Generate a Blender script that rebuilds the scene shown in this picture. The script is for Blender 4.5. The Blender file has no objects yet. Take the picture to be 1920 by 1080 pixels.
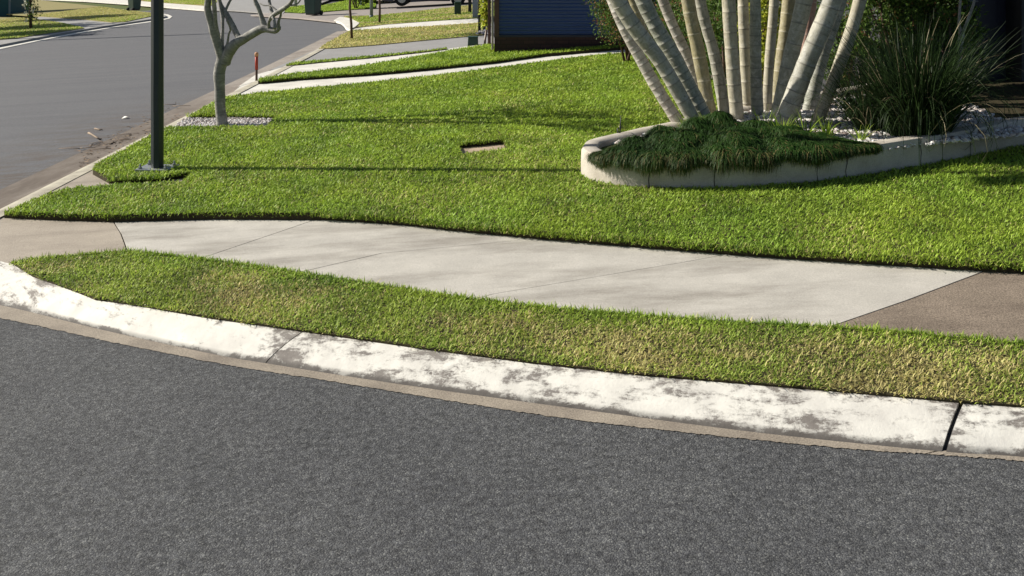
import bpy, bmesh, math, random
import numpy as np
from mathutils import Vector
from mathutils.geometry import tessellate_polygon
R = math.radians
sc = bpy.context.scene
C = sc.collection
# ------------------------------------------------------------------ camera
F, HC, YH, SL = 1800.0, 2.3, -90.0, 0.06     # focal px (1920 wide), eye height, horizon row, cross fall of the ground
cam_d = bpy.data.cameras.new('camera'); cam = bpy.data.objects.new('camera', cam_d); C.objects.link(cam)
cam.location = (0, 0, HC); cam.rotation_euler = (R(90), 0, 0)
cam_d.sensor_width = 36; cam_d.lens = 36 * F / 1920
cam_d.shift_y = -(540 - YH) / 1920
cam_d.clip_start = 0.1; cam_d.clip_end = 2000
sc.camera = cam
# ------------------------------------------------------------------ light
SUN_EL, BETA = 29.0, 16.0
w = bpy.data.worlds.new('World'); sc.world = w; w.use_nodes = True
nt = w.node_tree; bg = nt.nodes['Background']
sky = nt.nodes.new('ShaderNodeTexSky'); sky.sky_type = 'NISHITA'; sky.sun_disc = False
sky.sun_elevation = R(SUN_EL); sky.sun_rotation = R(-(90 - BETA))
nt.links.new(sky.outputs[0], bg.inputs[0]); bg.inputs[1].default_value = 0.052
sd = bpy.data.lights.new('sun', 'SUN'); sd.energy = 5.0; sd.angle = R(0.5); sd.color = (1.0, 0.94, 0.83)
so = bpy.data.objects.new('sun', sd); C.objects.link(so)
ldir = Vector((math.cos(R(BETA)) * math.cos(R(SUN_EL)), -math.sin(R(BETA)) * math.cos(R(SUN_EL)), -math.sin(R(SUN_EL))))
so.rotation_euler = ldir.to_track_quat('-Z', 'Y').to_euler(); so.location = (-20, 10, 15)
sc.view_settings.view_transform = 'Standard'; sc.view_settings.look = 'None'
sc.view_settings.gamma = 1; sc.view_settings.exposure = 0.68

# ------------------------------------------------------------------ helpers
def G(px, py, off=0.0):
    """photo pixel -> point on the sloping ground raised by off"""
    Z = F * (HC - off) / max((py - YH) + SL * (px - 960), 34)
    X = (px - 960) / F * Z
    return (X, Z, SL * X + off)
def P(px, py, Z):
    return Vector(((px - 960) / F * Z, Z, HC - (py - YH) / F * Z))
def gz(x, off=0.0): return SL * x + off
def tag(o, label=None, cat=None, group=None, kind=None):
    if label: o['label'] = label
    if cat: o['category'] = cat
    if group: o['group'] = group
    if kind: o['kind'] = kind
    return o
def empty(name, loc, label, cat, group=None):
    o = bpy.data.objects.new(name, None); C.objects.link(o); o.location = loc
    return tag(o, label, cat, group)
def crom(pts, n=6):
    pts = [np.array(p, float) for p in pts]; out = []
    for i in range(len(pts) - 1):
        p0 = pts[max(i - 1, 0)]; p1 = pts[i]; p2 = pts[i + 1]; p3 = pts[min(i + 2, len(pts) - 1)]
        for k in range(n):
            t = k / n
            out.append(0.5 * ((2 * p1) + (-p0 + p2) * t + (2 * p0 - 5 * p1 + 4 * p2 - p3) * t * t + (-p0 + 3 * p1 - 3 * p2 + p3) * t ** 3))
    out.append(pts[-1]); return out
class MB:
    def __init__(s): s.v = []; s.f = []; s.uv = []; s.smooth = True
    def add(s, v, f, uv=None):
        b = len(s.v); s.v += [tuple(p) for p in v]; s.f += [tuple(i + b for i in q) for q in f]
        s.uv += uv if uv else [(0, 0)] * len(v)
    def box(s, x0, x1, y0, y1, z0, z1):
        v = [(x, y, z) for z in (z0, z1) for y in (y0, y1) for x in (x0, x1)]
        s.add(v, [(0, 2, 3, 1), (4, 5, 7, 6), (0, 1, 5, 4), (2, 6, 7, 3), (0, 4, 6, 2), (1, 3, 7, 5)])
    def prism(s, prof, axis, a, b):
        """prof: list of 2-D points (closed); extruded along axis 'x' (pts are y,z) or 'y' (pts are x,z) or 'z'"""
        n = len(prof)
        def mk(p, t): return {'x': (t, p[0], p[1]), 'y': (p[0], t, p[1]), 'z': (p[0], p[1], t)}[axis]
        v = [mk(p, a) for p in prof] + [mk(p, b) for p in prof]
        s.add(v, [tuple(range(n))[::-1], tuple(range(n, 2 * n))] + [(i, (i + 1) % n, (i + 1) % n + n, i + n) for i in range(n)])
    def tube(s, path, rad, n=10, cap=True):
        path = [Vector(p) for p in path]; m = len(path); v = []; uv = []; L = 0
        up = Vector((0.13, 0.97, 0.2)).normalized()
        for i, p in enumerate(path):
            d = (path[min(i + 1, m - 1)] - path[max(i - 1, 0)]).normalized()
            a = d.cross(up)
            if a.length < 1e-3: a = d.cross(Vector((1, 0, 0)))
            a.normalize(); b = d.cross(a)
            if i: L += (p - path[i - 1]).length
            for k in range(n):
                t = 2 * math.pi * k / n
                v.append(p + (a * math.cos(t) + b * math.sin(t)) * rad[i]); uv.append((k / n, L))
        f = [(i * n + k, i * n + (k + 1) % n, (i + 1) * n + (k + 1) % n, (i + 1) * n + k) for i in range(m - 1) for k in range(n)]
        if cap: f += [tuple(range(n))[::-1], tuple(range((m - 1) * n, m * n))]
        s.add(v, f, uv)
    def build(s, name, m, parent=None, smooth=None, bevel=0):
        me = bpy.data.meshes.new(name); me.from_pydata(s.v, [], s.f)
        if any(u != (0, 0) for u in s.uv):
            ul = me.uv_layers.new(name='UVMap'); idx = np.zeros(len(me.loops), int); me.loops.foreach_get('vertex_index', idx)
            ul.data.foreach_set('uv', np.array(s.uv, dtype=np.float32)[idx].ravel())
        me.materials.append(m)
        o = bpy.data.objects.new(name, me); C.objects.link(o)
        sm = s.smooth if smooth is None else smooth
        me.polygons.foreach_set('use_smooth', [sm] * len(me.polygons)); me.update()
        if bevel:
            md = o.modifiers.new('bevel', 'BEVEL'); md.width = bevel; md.segments = 2; md.limit_method = 'ANGLE'
        if parent:
            o.parent = parent; o.matrix_parent_inverse.identity()
            o.location = -Vector(parent.location)
        return o
def npmesh(name, V, faces_tri, faces_quad, m, attrs=None, parent=None, smooth=False):
    """fast mesh from numpy: V (n,3), tri (a,3), quad (b,4)"""
    me = bpy.data.meshes.new(name); me.vertices.add(len(V)); me.vertices.foreach_set('co', np.ascontiguousarray(V, dtype=np.float32).ravel())
    nq = 0 if faces_quad is None else len(faces_quad); ntr = 0 if faces_tri is None else len(faces_tri)
    lv = np.concatenate([x.ravel() for x in (faces_quad, faces_tri) if x is not None and len(x)]).astype(np.int32)
    me.loops.add(len(lv)); me.loops.foreach_set('vertex_index', lv)
    me.polygons.add(nq + ntr)
    starts = np.concatenate([np.arange(nq) * 4, nq * 4 + np.arange(ntr) * 3]).astype(np.int32)
    me.polygons.foreach_set('loop_start', starts)
    try: me.polygons.foreach_set('loop_total', np.concatenate([np.full(nq, 4), np.full(ntr, 3)]).astype(np.int32))
    except Exception: pass
    me.update(calc_edges=True); me.validate()
    for k, a in (attrs or {}).items():
        at = me.attributes.new(k, 'FLOAT', 'POINT'); at.data.foreach_set('value', np.ascontiguousarray(a, dtype=np.float32))
    me.polygons.foreach_set('use_smooth', [smooth] * len(me.polygons))
    me.materials.append(m)
    o = bpy.data.objects.new(name, me); C.objects.link(o)
    if parent: o.parent = parent; o.location = -Vector(parent.location)
    return o
def slab(name, outlines, off, depth, m, parent=None, hole=None, kind='structure', edge=0.0, rounded=False):
    """flat sheets following the sloping ground with side faces going down by depth; outlines in world xy"""
    mb = MB(); mb.smooth = False
    for ol in outlines:
        loops = [ol] + (hole or [])
        flat = []; 
        for lp in loops: flat += [(p[0], p[1], gz(p[0], off)) for p in lp]
        tris = tessellate_polygon([[Vector((p[0], p[1], 0)) for p in lp] for lp in loops])
        fs = []
        for t in tris:
            a, b, c = (Vector(flat[i]) for i in t)
            fs.append(tuple(t) if (b - a).cross(c - a).z > 0 else tuple(reversed(t)))
        mb.add(flat, fs)
        for lp in loops:
            n = len(lp); v = [(p[0], p[1], gz(p[0], off)) for p in lp] + [(p[0], p[1], gz(p[0], off - depth)) for p in lp]
            mb.add(v, [(i, (i + 1) % n, (i + 1) % n + n, i + n) for i in range(n)])
    o = mb.build(name, m, parent)
    if kind and not parent: o['kind'] = kind
    return o
def pg(px, off, smooth=0):
    """outline given in photo pixels -> world xy"""
    if smooth: px = [tuple(p) for p in crom(px, smooth)]
    return [G(x, y, off)[:2] for x, y in px]

# ------------------------------------------------------------------ materials
def mat(name, rough=0.8, spec=0.3):
    m = bpy.data.materials.new(name); m.use_nodes = True; n = m.node_tree
    b = n.nodes['Principled BSDF']; b.inputs['Roughness'].default_value = rough
    b.inputs['Specular IOR Level'].default_value = spec
    return m, n, b
def N(n, t, **k):
    nd = n.nodes.new(t)
    for a, v in k.items():
        if a in nd.inputs: nd.inputs[a].default_value = v
        else: setattr(nd, a, v)
    return nd
def pos(n, scale=(1, 1, 1)):
    g = N(n, 'ShaderNodeNewGeometry'); mp = N(n, 'ShaderNodeMapping'); mp.inputs['Scale'].default_value = scale
    n.links.new(g.outputs['Position'], mp.inputs[0]); return mp.outputs[0]
def noise(n, vec, s, d=4, r=0.6, dist=0):
    t = N(n, 'ShaderNodeTexNoise'); t.inputs['Scale'].default_value = s; t.inputs['Detail'].default_value = d
    t.inputs['Roughness'].default_value = r; t.inputs['Distortion'].default_value = dist
    n.links.new(vec, t.inputs['Vector']); return t.outputs['Fac']
def ramp(n, fac, stops):
    r = N(n, 'ShaderNodeValToRGB'); e = r.color_ramp.elements
    while len(e) < len(stops): e.new(0.5)
    for i, (p, c) in enumerate(stops):
        e[i].position = p; e[i].color = (*c, 1) if len(c) == 3 else c
    n.links.new(fac, r.inputs[0]); return r.outputs[0]
def mixc(n, fac, a, b, mode='MIX'):
    x = N(n, 'ShaderNodeMix', data_type='RGBA', blend_type=mode)
    if isinstance(fac, (int, float)): x.inputs[0].default_value = fac
    else: n.links.new(fac, x.inputs[0])
    for i, s in ((6, a), (7, b)):
        if isinstance(s, tuple): x.inputs[i].default_value = (*s[:3], 1)
        else: n.links.new(s, x.inputs[i])
    return x.outputs[2]
def math_(n, op, a, b=0.0, clamp=False):
    x = N(n, 'ShaderNodeMath', operation=op, use_clamp=clamp)
    for i, s in ((0, a), (1, b)):
        if isinstance(s, (int, float)): x.inputs[i].default_value = s
        else: n.links.new(s, x.inputs[i])
    return x.outputs[0]
def bump(n, b, h, strength=0.5, dist=0.01):
    x = N(n, 'ShaderNodeBump'); x.inputs['Strength'].default_value = strength; x.inputs['Distance'].default_value = dist
    n.links.new(h, x.inputs['Height']); n.links.new(x.outputs[0], b.inputs['Normal'])
def simple(name, c1, c2=None, scale=8, rough=0.7, spec=0.3, bs=0.2, stretch=(1, 1, 1), metal=0):
    m, n, b = mat(name, rough, spec); v = pos(n, stretch)
    c2 = c2 or tuple(x * 0.75 for x in c1)
    f = noise(n, v, scale); col = ramp(n, f, [(0.3, c1), (0.7, c2)])
    n.links.new(col, b.inputs['Base Color']); b.inputs['Metallic'].default_value = metal
    if bs: bump(n, b, noise(n, v, scale * 6), bs, 0.004)
    return m
M = {}
def mk_asphalt():
    m, n, b = mat('asphalt', 0.9, 0.25); v = pos(n)
    vo = N(n, 'ShaderNodeTexVoronoi'); vo.inputs['Scale'].default_value = 150; n.links.new(v, vo.inputs['Vector'])
    sep = N(n, 'ShaderNodeSeparateColor'); n.links.new(vo.outputs['Color'], sep.inputs[0])
    stone = ramp(n, sep.outputs[0], [(0.0, (0.048, 0.049, 0.052)), (0.5, (0.078, 0.079, 0.081)), (0.88, (0.110, 0.110, 0.108)), (1, (0.17, 0.17, 0.16))])
    edge = ramp(n, vo.outputs['Distance'], [(0.25, (1, 1, 1)), (0.8, (0.55, 0.55, 0.55))])
    c = mixc(n, 1.0, stone, edge, 'MULTIPLY')
    c = mixc(n, 1.0, c, ramp(n, noise(n, v, 30, 3), [(0.3, (0.62, 0.62, 0.62)), (0.7, (1.38, 1.38, 1.38))]), 'MULTIPLY')
    big = ramp(n, noise(n, v, 0.7, 6, 0.7), [(0.3, (0.90, 0.92, 0.97)), (0.7, (1.26, 1.28, 1.31))])
    c = mixc(n, 1.0, c, big, 'MULTIPLY')
    # the far leg of the street is a smoother, paler seal
    g = N(n, 'ShaderNodeNewGeometry'); s3 = N(n, 'ShaderNodeSeparateXYZ'); n.links.new(g.outputs['Position'], s3.inputs[0])
    far = N(n, 'ShaderNodeMapRange'); far.inputs[1].default_value = 7.5; far.inputs[2].default_value = 9.5
    n.links.new(s3.outputs['Y'], far.inputs[0])
    vs = pos(n, (0.25, 2.0, 1)); st = noise(n, vs, 1.3, 5, 0.6)
    c2 = ramp(n, st, [(0.3, (0.100, 0.101, 0.110)), (0.7, (0.122, 0.123, 0.131))])
    c2 = mixc(n, 1.0, c2, ramp(n, noise(n, v, 40, 3), [(0.3, (0.8, 0.8, 0.8)), (0.7, (1.2, 1.2, 1.2))]), 'MULTIPLY')
    c = mixc(n, far.outputs[0], c, c2)
    # tan dirt by the gutter of the side street
    dx = N(n, 'ShaderNodeMapRange'); dx.inputs[1].default_value = -7.6; dx.inputs[2].default_value = -5.9; n.links.new(s3.outputs['X'], dx.inputs[0])
    dz = N(n, 'ShaderNodeMapRange'); dz.inputs[1].default_value = 19; dz.inputs[2].default_value = 14.5; n.links.new(s3.outputs['Y'], dz.inputs[0])
    d = math_(n, 'MULTIPLY', dx.outputs[0], dz.outputs[0]); d = math_(n, 'MULTIPLY', d, math_(n, 'GREATER_THAN', s3.outputs['Y'], 8.0))
    dn = ramp(n, noise(n, pos(n, (1.2, 4, 1)), 1.6, 6, 0.7), [(0.42, (0, 0, 0)), (0.6, (1, 1, 1))])
    d = math_(n, 'MULTIPLY', d, dn)
    c = mixc(n, math_(n, 'MULTIPLY', d, 0.6), c, (0.085, 0.062, 0.045))
    n.links.new(c, b.inputs['Base Color'])
    h = math_(n, 'SUBTRACT', 1.0, vo.outputs['Distance'])
    bump(n, b, h, 0.5, 0.005)
    return m
M['asphalt'] = mk_asphalt()
def mk_concrete(name, c1, c2, dirt, dscale=1.2, stretch=(1, 1, 1), amt=0.6, grain=1.0):
    m, n, b = mat(name, 0.85, 0.3); v = pos(n); vs = pos(n, stretch)
    c = ramp(n, noise(n, v, 3, 5, 0.6), [(0.3, c1), (0.7, c2)])
    f = ramp(n, noise(n, vs, dscale, 6, 0.65), [(0.45, (0, 0, 0)), (0.68, (1, 1, 1))])
    c = mixc(n, math_(n, 'MULTIPLY', f, amt), c, dirt)
    gr = ramp(n, noise(n, v, 120, 2), [(0.3, (1 - .16 * grain,) * 3), (0.7, (1 + .16 * grain,) * 3)])
    c = mixc(n, 1.0, c, gr, 'MULTIPLY')
    n.links.new(c, b.inputs['Base Color']); bump(n, b, noise(n, v, 90, 3), 0.25 * grain, 0.003)
    return m
M['path'] = mk_concrete('path_concrete', (0.48, 0.455, 0.41), (0.38, 0.36, 0.325), (0.20, 0.18, 0.155), 1.3, (0.6, 2.2, 1), 0.75)
M['path_old'] = mk_concrete('old_concrete', (0.35, 0.305, 0.25), (0.30, 0.26, 0.215), (0.20, 0.17, 0.14), 1.6, (0.5, 2, 1), 0.7, 1.6)
M['path_agg'] = mk_concrete('aggregate_concrete', (0.23, 0.185, 0.145), (0.18, 0.145, 0.112), (0.10, 0.077, 0.06), 2.2, (0.5, 1.4, 1), 0.75, 3.0)
M['path_white'] = mk_concrete('pale_concrete', (0.66, 0.635, 0.575), (0.57, 0.55, 0.50), (0.35, 0.33, 0.3), 1.5, (1, 1, 1), 0.4)
M['drive'] = mk_concrete('driveway_concrete', (0.29, 0.285, 0.28), (0.25, 0.245, 0.24), (0.2, 0.19, 0.18), 1.2, (1, 1, 1), 0.4)
M['drive_pink'] = mk_concrete('pink_concrete', (0.31, 0.275, 0.25), (0.27, 0.24, 0.22), (0.22, 0.19, 0.17), 1.2, (1, 1, 1), 0.4)
M['gutter'] = mk_concrete('gutter_concrete', (0.30, 0.26, 0.21), (0.24, 0.205, 0.165), (0.12, 0.10, 0.085), 2.0, (1, 1, 1), 0.6, 1.8)
M['gutter2'] = mk_concrete('gutter_concrete_side', (0.31, 0.275, 0.24), (0.25, 0.22, 0.19), (0.095, 0.066, 0.052), 1.3, (1, 0.6, 1), 0.7, 1.8)
n_ = M['gutter2'].node_tree; b_ = n_.nodes['Principled BSDF']; src = b_.inputs['Base Color'].links[0].from_socket
g_ = N(n_, 'ShaderNodeNewGeometry'); s_ = N(n_, 'ShaderNodeSeparateXYZ'); n_.links.new(g_.outputs['Position'], s_.inputs[0]); r_ = N(n_, 'ShaderNodeMapRange'); r_.inputs[1].default_value = 20; r_.inputs[2].default_value = 14
n_.links.new(s_.outputs['Y'], r_.inputs[0]); n_.links.new(mixc(n_, math_(n_, 'MULTIPLY', r_.outputs[0], ramp(n_, noise(n_, pos(n_, (2, .6, 1)), 2.2, 6, .7), [(0.3, (.55,) * 3), (0.6, (1,) * 3)])), src, (0.10, 0.078, 0.062)), b_.inputs['Base Color'])
M['edging'] = mk_concrete('cast_edging', (0.50, 0.46, 0.40), (0.42, 0.385, 0.34), (0.30, 0.26, 0.21), 5, (1, 1, 1), 0.5)
M['kerb_side'] = mk_concrete('side_kerb', (0.46, 0.43, 0.34), (0.38, 0.35, 0.28), (0.2, 0.17, 0.14), 3, (1, 1, 1), 0.6)
def mk_kerb():
    m, n, b = mat('painted_kerb', 0.8, 0.3); v = pos(n)
    uvn = N(n, 'ShaderNodeUVMap'); sp = N(n, 'ShaderNodeSeparateXYZ'); n.links.new(uvn.outputs[0], sp.inputs[0])
    vs = N(n, 'ShaderNodeMapping'); vs.inputs['Scale'].default_value = (1.3, 1.7, 1); n.links.new(uvn.outputs[0], vs.inputs[0])
    base = ramp(n, noise(n, v, 9, 6, 0.7), [(0.3, (0.24, 0.22, 0.20)), (0.7, (0.13, 0.115, 0.105))])
    paint = ramp(n, noise(n, v, 6, 4), [(0.3, (0.72, 0.70, 0.64)), (0.7, (0.55, 0.53, 0.49))])
    # coverage: high in the middle of the face, worn at top edge and foot (u runs foot to top)
    cov = ramp(n, sp.outputs['X'], [(0.0, (0.15,) * 3), (0.04, (0.5,) * 3), (0.12, (1.0,) * 3), (0.6, (1.0,) * 3), (0.82, (0.72,) * 3), (1, (0.35,) * 3)])
    e = ramp(n, sp.outputs['Z'], [(0, (0,) * 3), (1, (1,) * 3)])
    nz = math_(n, 'ADD', math_(n, 'MULTIPLY', noise(n, vs.outputs[0], 2.2, 9, 0.72, 0.3), 1.0), math_(n, 'MULTIPLY', noise(n, v, 26, 8, 0.85), 0.60))
    cm = N(n, 'ShaderNodeAttribute'); cm.attribute_name = 'wear'
    th = math_(n, 'ADD', math_(n, 'SUBTRACT', math_(n, 'MULTIPLY', cov, 0.26), 0.375), nz)
    th = math_(n, 'ADD', th, math_(n, 'MULTIPLY', math_(n, 'SUBTRACT', noise(n, v, 1.1, 3), 0.5), 0.5))
    th = math_(n, 'SUBTRACT', th, math_(n, 'MULTIPLY', cm.outputs['Fac'], 0.30))
    f = ramp(n, th, [(0.49, (0, 0, 0)), (0.545, (0.6, 0.6, 0.6)), (0.62, (1, 1, 1))])
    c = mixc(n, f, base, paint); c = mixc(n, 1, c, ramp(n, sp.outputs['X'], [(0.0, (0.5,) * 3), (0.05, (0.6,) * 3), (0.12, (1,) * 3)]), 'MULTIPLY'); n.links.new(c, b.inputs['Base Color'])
    bump(n, b, math_(n, 'ADD', math_(n, 'MULTIPLY', f, 0.5), noise(n, v, 70, 4)), 0.35, 0.004)
    return m
M['kerb'] = mk_kerb()
def mk_grass(name, fresh, dark, dry, dry2, patch=0.5):
    m, n, b = mat(name, 0.55, 0.25)
    a = N(n, 'ShaderNodeAttribute'); a.attribute_name = 'rnd'; d = N(n, 'ShaderNodeAttribute'); d.attribute_name = 'dry'
    c = ramp(n, a.outputs['Fac'], [(0.0, dark), (0.55, fresh), (1.0, tuple(min(1, x * 1.35) for x in fresh))])
    cd = ramp(n, a.outputs['Fac'], [(0.0, tuple(x * .7 for x in dry2)), (0.5, dry), (1.0, tuple(x * 1.3 for x in dry))])
    v = pos(n); big = ramp(n, noise(n, v, 1.1, 4, 0.6), [(0.3, (0.82, 0.88, 0.85)), (0.7, (1.2, 1.1, 1.0))])
    c = mixc(n, 1.0, c, big, 'MULTIPLY')
    c = mixc(n, d.outputs['Fac'], c, cd)
    n.links.new(c, b.inputs['Base Color'])
    tr = N(n, 'ShaderNodeBsdfTranslucent'); n.links.new(c, tr.inputs['Color'])
    mx = N(n, 'ShaderNodeMixShader'); mx.inputs[0].default_value = 0.38
    n.links.new(b.outputs[0], mx.inputs[1]); n.links.new(tr.outputs[0], mx.inputs[2])
    n.links.new(mx.outputs[0], n.nodes['Material Output'].inputs['Surface'])
    return m
M['grass'] = mk_grass('lawn_grass', (0.31, 0.44, 0.058), (0.10, 0.185, 0.025), (0.60, 0.52, 0.23), (0.42, 0.34, 0.15))
M['leaf'] = mk_grass('shrub_leaf', (0.085, 0.15, 0.03), (0.022, 0.05, 0.012), (0.30, 0.13, 0.07), (0.2, 0.07, 0.04))
M['leaf_y'] = mk_grass('golden_leaf', (0.42, 0.46, 0.05), (0.22, 0.28, 0.03), (0.5, 0.4, 0.07), (0.3, 0.2, 0.04))
M['needle'] = mk_grass('trailing_needles', (0.030, 0.078, 0.012), (0.006, 0.018, 0.004), (0.22, 0.17, 0.07), (0.1, 0.07, 0.03))
M['strap'] = mk_grass('strap_leaf', (0.032, 0.062, 0.020), (0.010, 0.022, 0.009), (0.45, 0.38, 0.24), (0.25, 0.2, 0.12))  # leaf colours darkened to carry the shade over the clump
M['soil'] = simple('soil', (0.060, 0.048, 0.028), (0.028, 0.026, 0.014), 30, 0.95, 0.1, 0.6)
M['turf'] = simple('turf_base', (0.045, 0.07, 0.016), (0.03, 0.045, 0.012), 20, 0.95, 0.1, 0.5)
M['turf_dry'] = simple('turf_dry_base', (0.30, 0.25, 0.12), (0.20, 0.19, 0.08), 9, 0.95, 0.1, 0.5)
M['ground'] = simple('ground_turf', (0.07, 0.11, 0.025), (0.10, 0.10, 0.04), 0.5, 0.95, 0.1, 0.3)

# ------------------------------------------------------------------ blades of grass (numpy)
def inpoly(x, y, poly):
    p = np.asarray(poly); x1, y1 = p[:, 0], p[:, 1]; x2, y2 = np.roll(x1, -1), np.roll(y1, -1)
    r = np.zeros(len(x), bool)
    for a, b, c, d in zip(x1, y1, x2, y2):
        if b == d: continue
        k = ((b > y) != (d > y)) & (x < (c - a) * (y - b) / (d - b) + a); r ^= k
    return r
def segdist(x, y, line):
    best = np.full(len(x), 1e9); line = np.asarray(line, float)
    for (a, b), (c, d) in zip(line[:-1], line[1:]):
        vx, vy = c - a, d - b; t = np.clip(((x - a) * vx + (y - b) * vy) / (vx * vx + vy * vy + 1e-9), 0, 1)
        best = np.minimum(best, np.hypot(x - a - t * vx, y - b - t * vy))
    return best
def vnoise(x, y, s, seed):
    r = np.random.RandomState(seed); g = r.rand(64, 64); u = (x * s) % 64; v = (y * s) % 64
    i = u.astype(int); j = v.astype(int); fu = u - i; fv = v - j; fu = fu * fu * (3 - 2 * fu); fv = fv * fv * (3 - 2 * fv)
    i1 = (i + 1) % 64; j1 = (j + 1) % 64
    return (g[i, j] * (1 - fu) + g[i1, j] * fu) * (1 - fv) + (g[i, j1] * (1 - fu) + g[i1, j1] * fu) * fv
def blades(x, y, z, L, W, tilt, rnd, dry, rs, curl=0.7, dirs=None):
    n = len(x); ph = rs.rand(n) * 2 * np.pi if dirs is None else dirs
    dx, dy = np.cos(ph), np.sin(ph); sx, sy = -dy, dx
    t1 = tilt; t2 = tilt + curl * rs.rand(n)
    l1 = L * 0.55; l2 = L * 0.45
    mx_ = x + dx * np.sin(t1) * l1; my = y + dy * np.sin(t1) * l1; mz = z + np.cos(t1) * l1
    ex = mx_ + dx * np.sin(t2) * l2; ey = my + dy * np.sin(t2) * l2; ez = mz + np.cos(t2) * l2
    h = W / 2
    V = np.empty((n, 5, 3), np.float32)
    V[:, 0] = np.stack([x - sx * h, y - sy * h, z], 1); V[:, 1] = np.stack([x + sx * h, y + sy * h, z], 1)
    V[:, 2] = np.stack([mx_ + sx * h * .9, my + sy * h * .9, mz], 1); V[:, 3] = np.stack([mx_ - sx * h * .9, my - sy * h * .9, mz], 1)
    V[:, 4] = np.stack([ex, ey, ez], 1)
    b = (np.arange(n) * 5)[:, None]
    return V.reshape(-1, 3), b + np.array([[3, 2, 4]]), b + np.array([[0, 1, 2, 3]]), np.repeat(rnd, 5), np.repeat(dry, 5)
def grass_field(name, poly, off, dens, label, m=None, holes=(), L=0.045, W=0.006, dryfn=None, seed=1, edge=None, far_ref=7.0, tint=0.0, tag_=True):
    rs = np.random.RandomState(seed); p = np.asarray(poly)
    x0, x1, y0, y1 = p[:, 0].min(), p[:, 0].max(), p[:, 1].min(), p[:, 1].max()
    x0 = max(x0, -30); x1 = min(x1, 8.5)
    N0 = int((x1 - x0) * (y1 - y0) * dens)
    x = x0 + rs.rand(N0) * (x1 - x0); y = y0 + rs.rand(N0) * (y1 - y0)
    sc_ = np.clip(y / far_ref, 0.85, 4.5)
    k = rs.rand(N0) < 1.0 / sc_ ** 1.35
    k &= np.abs(x) < y * 0.56 + 0.4
    x, y, sc_ = x[k], y[k], sc_[k]
    k = inpoly(x, y, poly)
    for hl in holes: k &= ~inpoly(x, y, hl)
    x, y, sc_ = x[k], y[k], sc_[k]; n = len(x)
    dry = dryfn(x, y, rs) if dryfn else np.zeros(n)
    clump = vnoise(x, y, 9, seed) * 0.6 + vnoise(x, y, 23, seed + 1) * 0.4
    Lb = L * (0.55 + 0.75 * rs.rand(n)) * (0.7 + 0.6 * clump) * np.clip(sc_ ** 0.25, 1, 1.5)
    Wb = W * (0.7 + 0.6 * rs.rand(n)) * sc_
    tl = 0.35 + 1.0 * rs.rand(n) ** 0.8
    rnd = np.clip(0.62 * rs.rand(n) + 0.38 * vnoise(x, y, 3.1, seed + 5) * 1.3 + tint, 0, 1)
    V, T, Q, a, d = blades(x, y, gz(x, off) - 0.004, Lb, Wb, tl, rnd, np.clip(dry, 0, 1), rs, 0.9)
    o = npmesh(name, V, T, Q, m or M['grass'], {'rnd': a, 'dry': d})
    print(name, n)
    return tag(o, label, 'grass', kind='stuff')

# ------------------------------------------------------------------ the ground, roads, kerbs, paths
LAWN, PATH, VERGE = 0.18, 0.12, 0.118
mb = MB(); mb.smooth = False
gp = [(-300, -30), (300, -30), (300, 500), (-300, 500)]
mb.add([(x, y, gz(x, -0.05)) for x, y in gp], [(0, 1, 2, 3)]); mb.build('ground', M['ground'])['kind'] = 'structure'
mb = MB(); mb.smooth = False
rp = [(-60, -8), (14, -8), (14, 6.0), (4, 9), (-4, 60), (-60, 60)]
mb.add([(x, y, gz(x, 0.0)) for x, y in rp], [tuple(range(6))]); mb.build('road', M['asphalt'])['kind'] = 'structure'

# near kerb: matching points at asphalt edge (A), kerb foot (B), kerb top (T), all in photo pixels
KA = [(-520, 520), (-260, 548), (0, 597), (200, 640), (420, 684), (610, 714), (800, 745), (1000, 777), (1200, 802), (1400, 824), (1600, 843), (1745, 853), (1920, 866), (2300, 905)]
KB = [(-480, 500), (-230, 528), (0, 572), (190, 618), (400, 664), (498, 681), (700, 713), (900, 742), (1100, 769), (1300, 796), (1500, 820), (1770, 847), (1920, 857), (2300, 895)]
KT = [(-380, 442), (-160, 462), (0, 494), (180, 556), (400, 592), (578, 617), (800, 649), (1000, 675), (1200, 697), (1380, 712), (1560, 727), (1806, 749), (1960, 760), (2300, 785)]
prof = [(0.0, 0.006), (0.05, 0.018), (0.12, 0.03), (0.3, 0.058), (0.5, 0.082), (0.68, 0.100), (0.82, 0.111), (0.92, 0.117), (1.0, 0.119), (1.25, 0.119)]
B3 = [np.array(G(x, y, 0.006)[:2]) for x, y in KB]; T3 = [np.array(G(x, y, 0.119)[:2]) for x, y in KT]; A3 = [np.array(G(x, y, 0.0)[:2]) for x, y in KA]
NS = 10
Bc, Tc = crom(B3, NS), crom(T3, NS)
joints = [5 * NS, 11 * NS]
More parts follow.
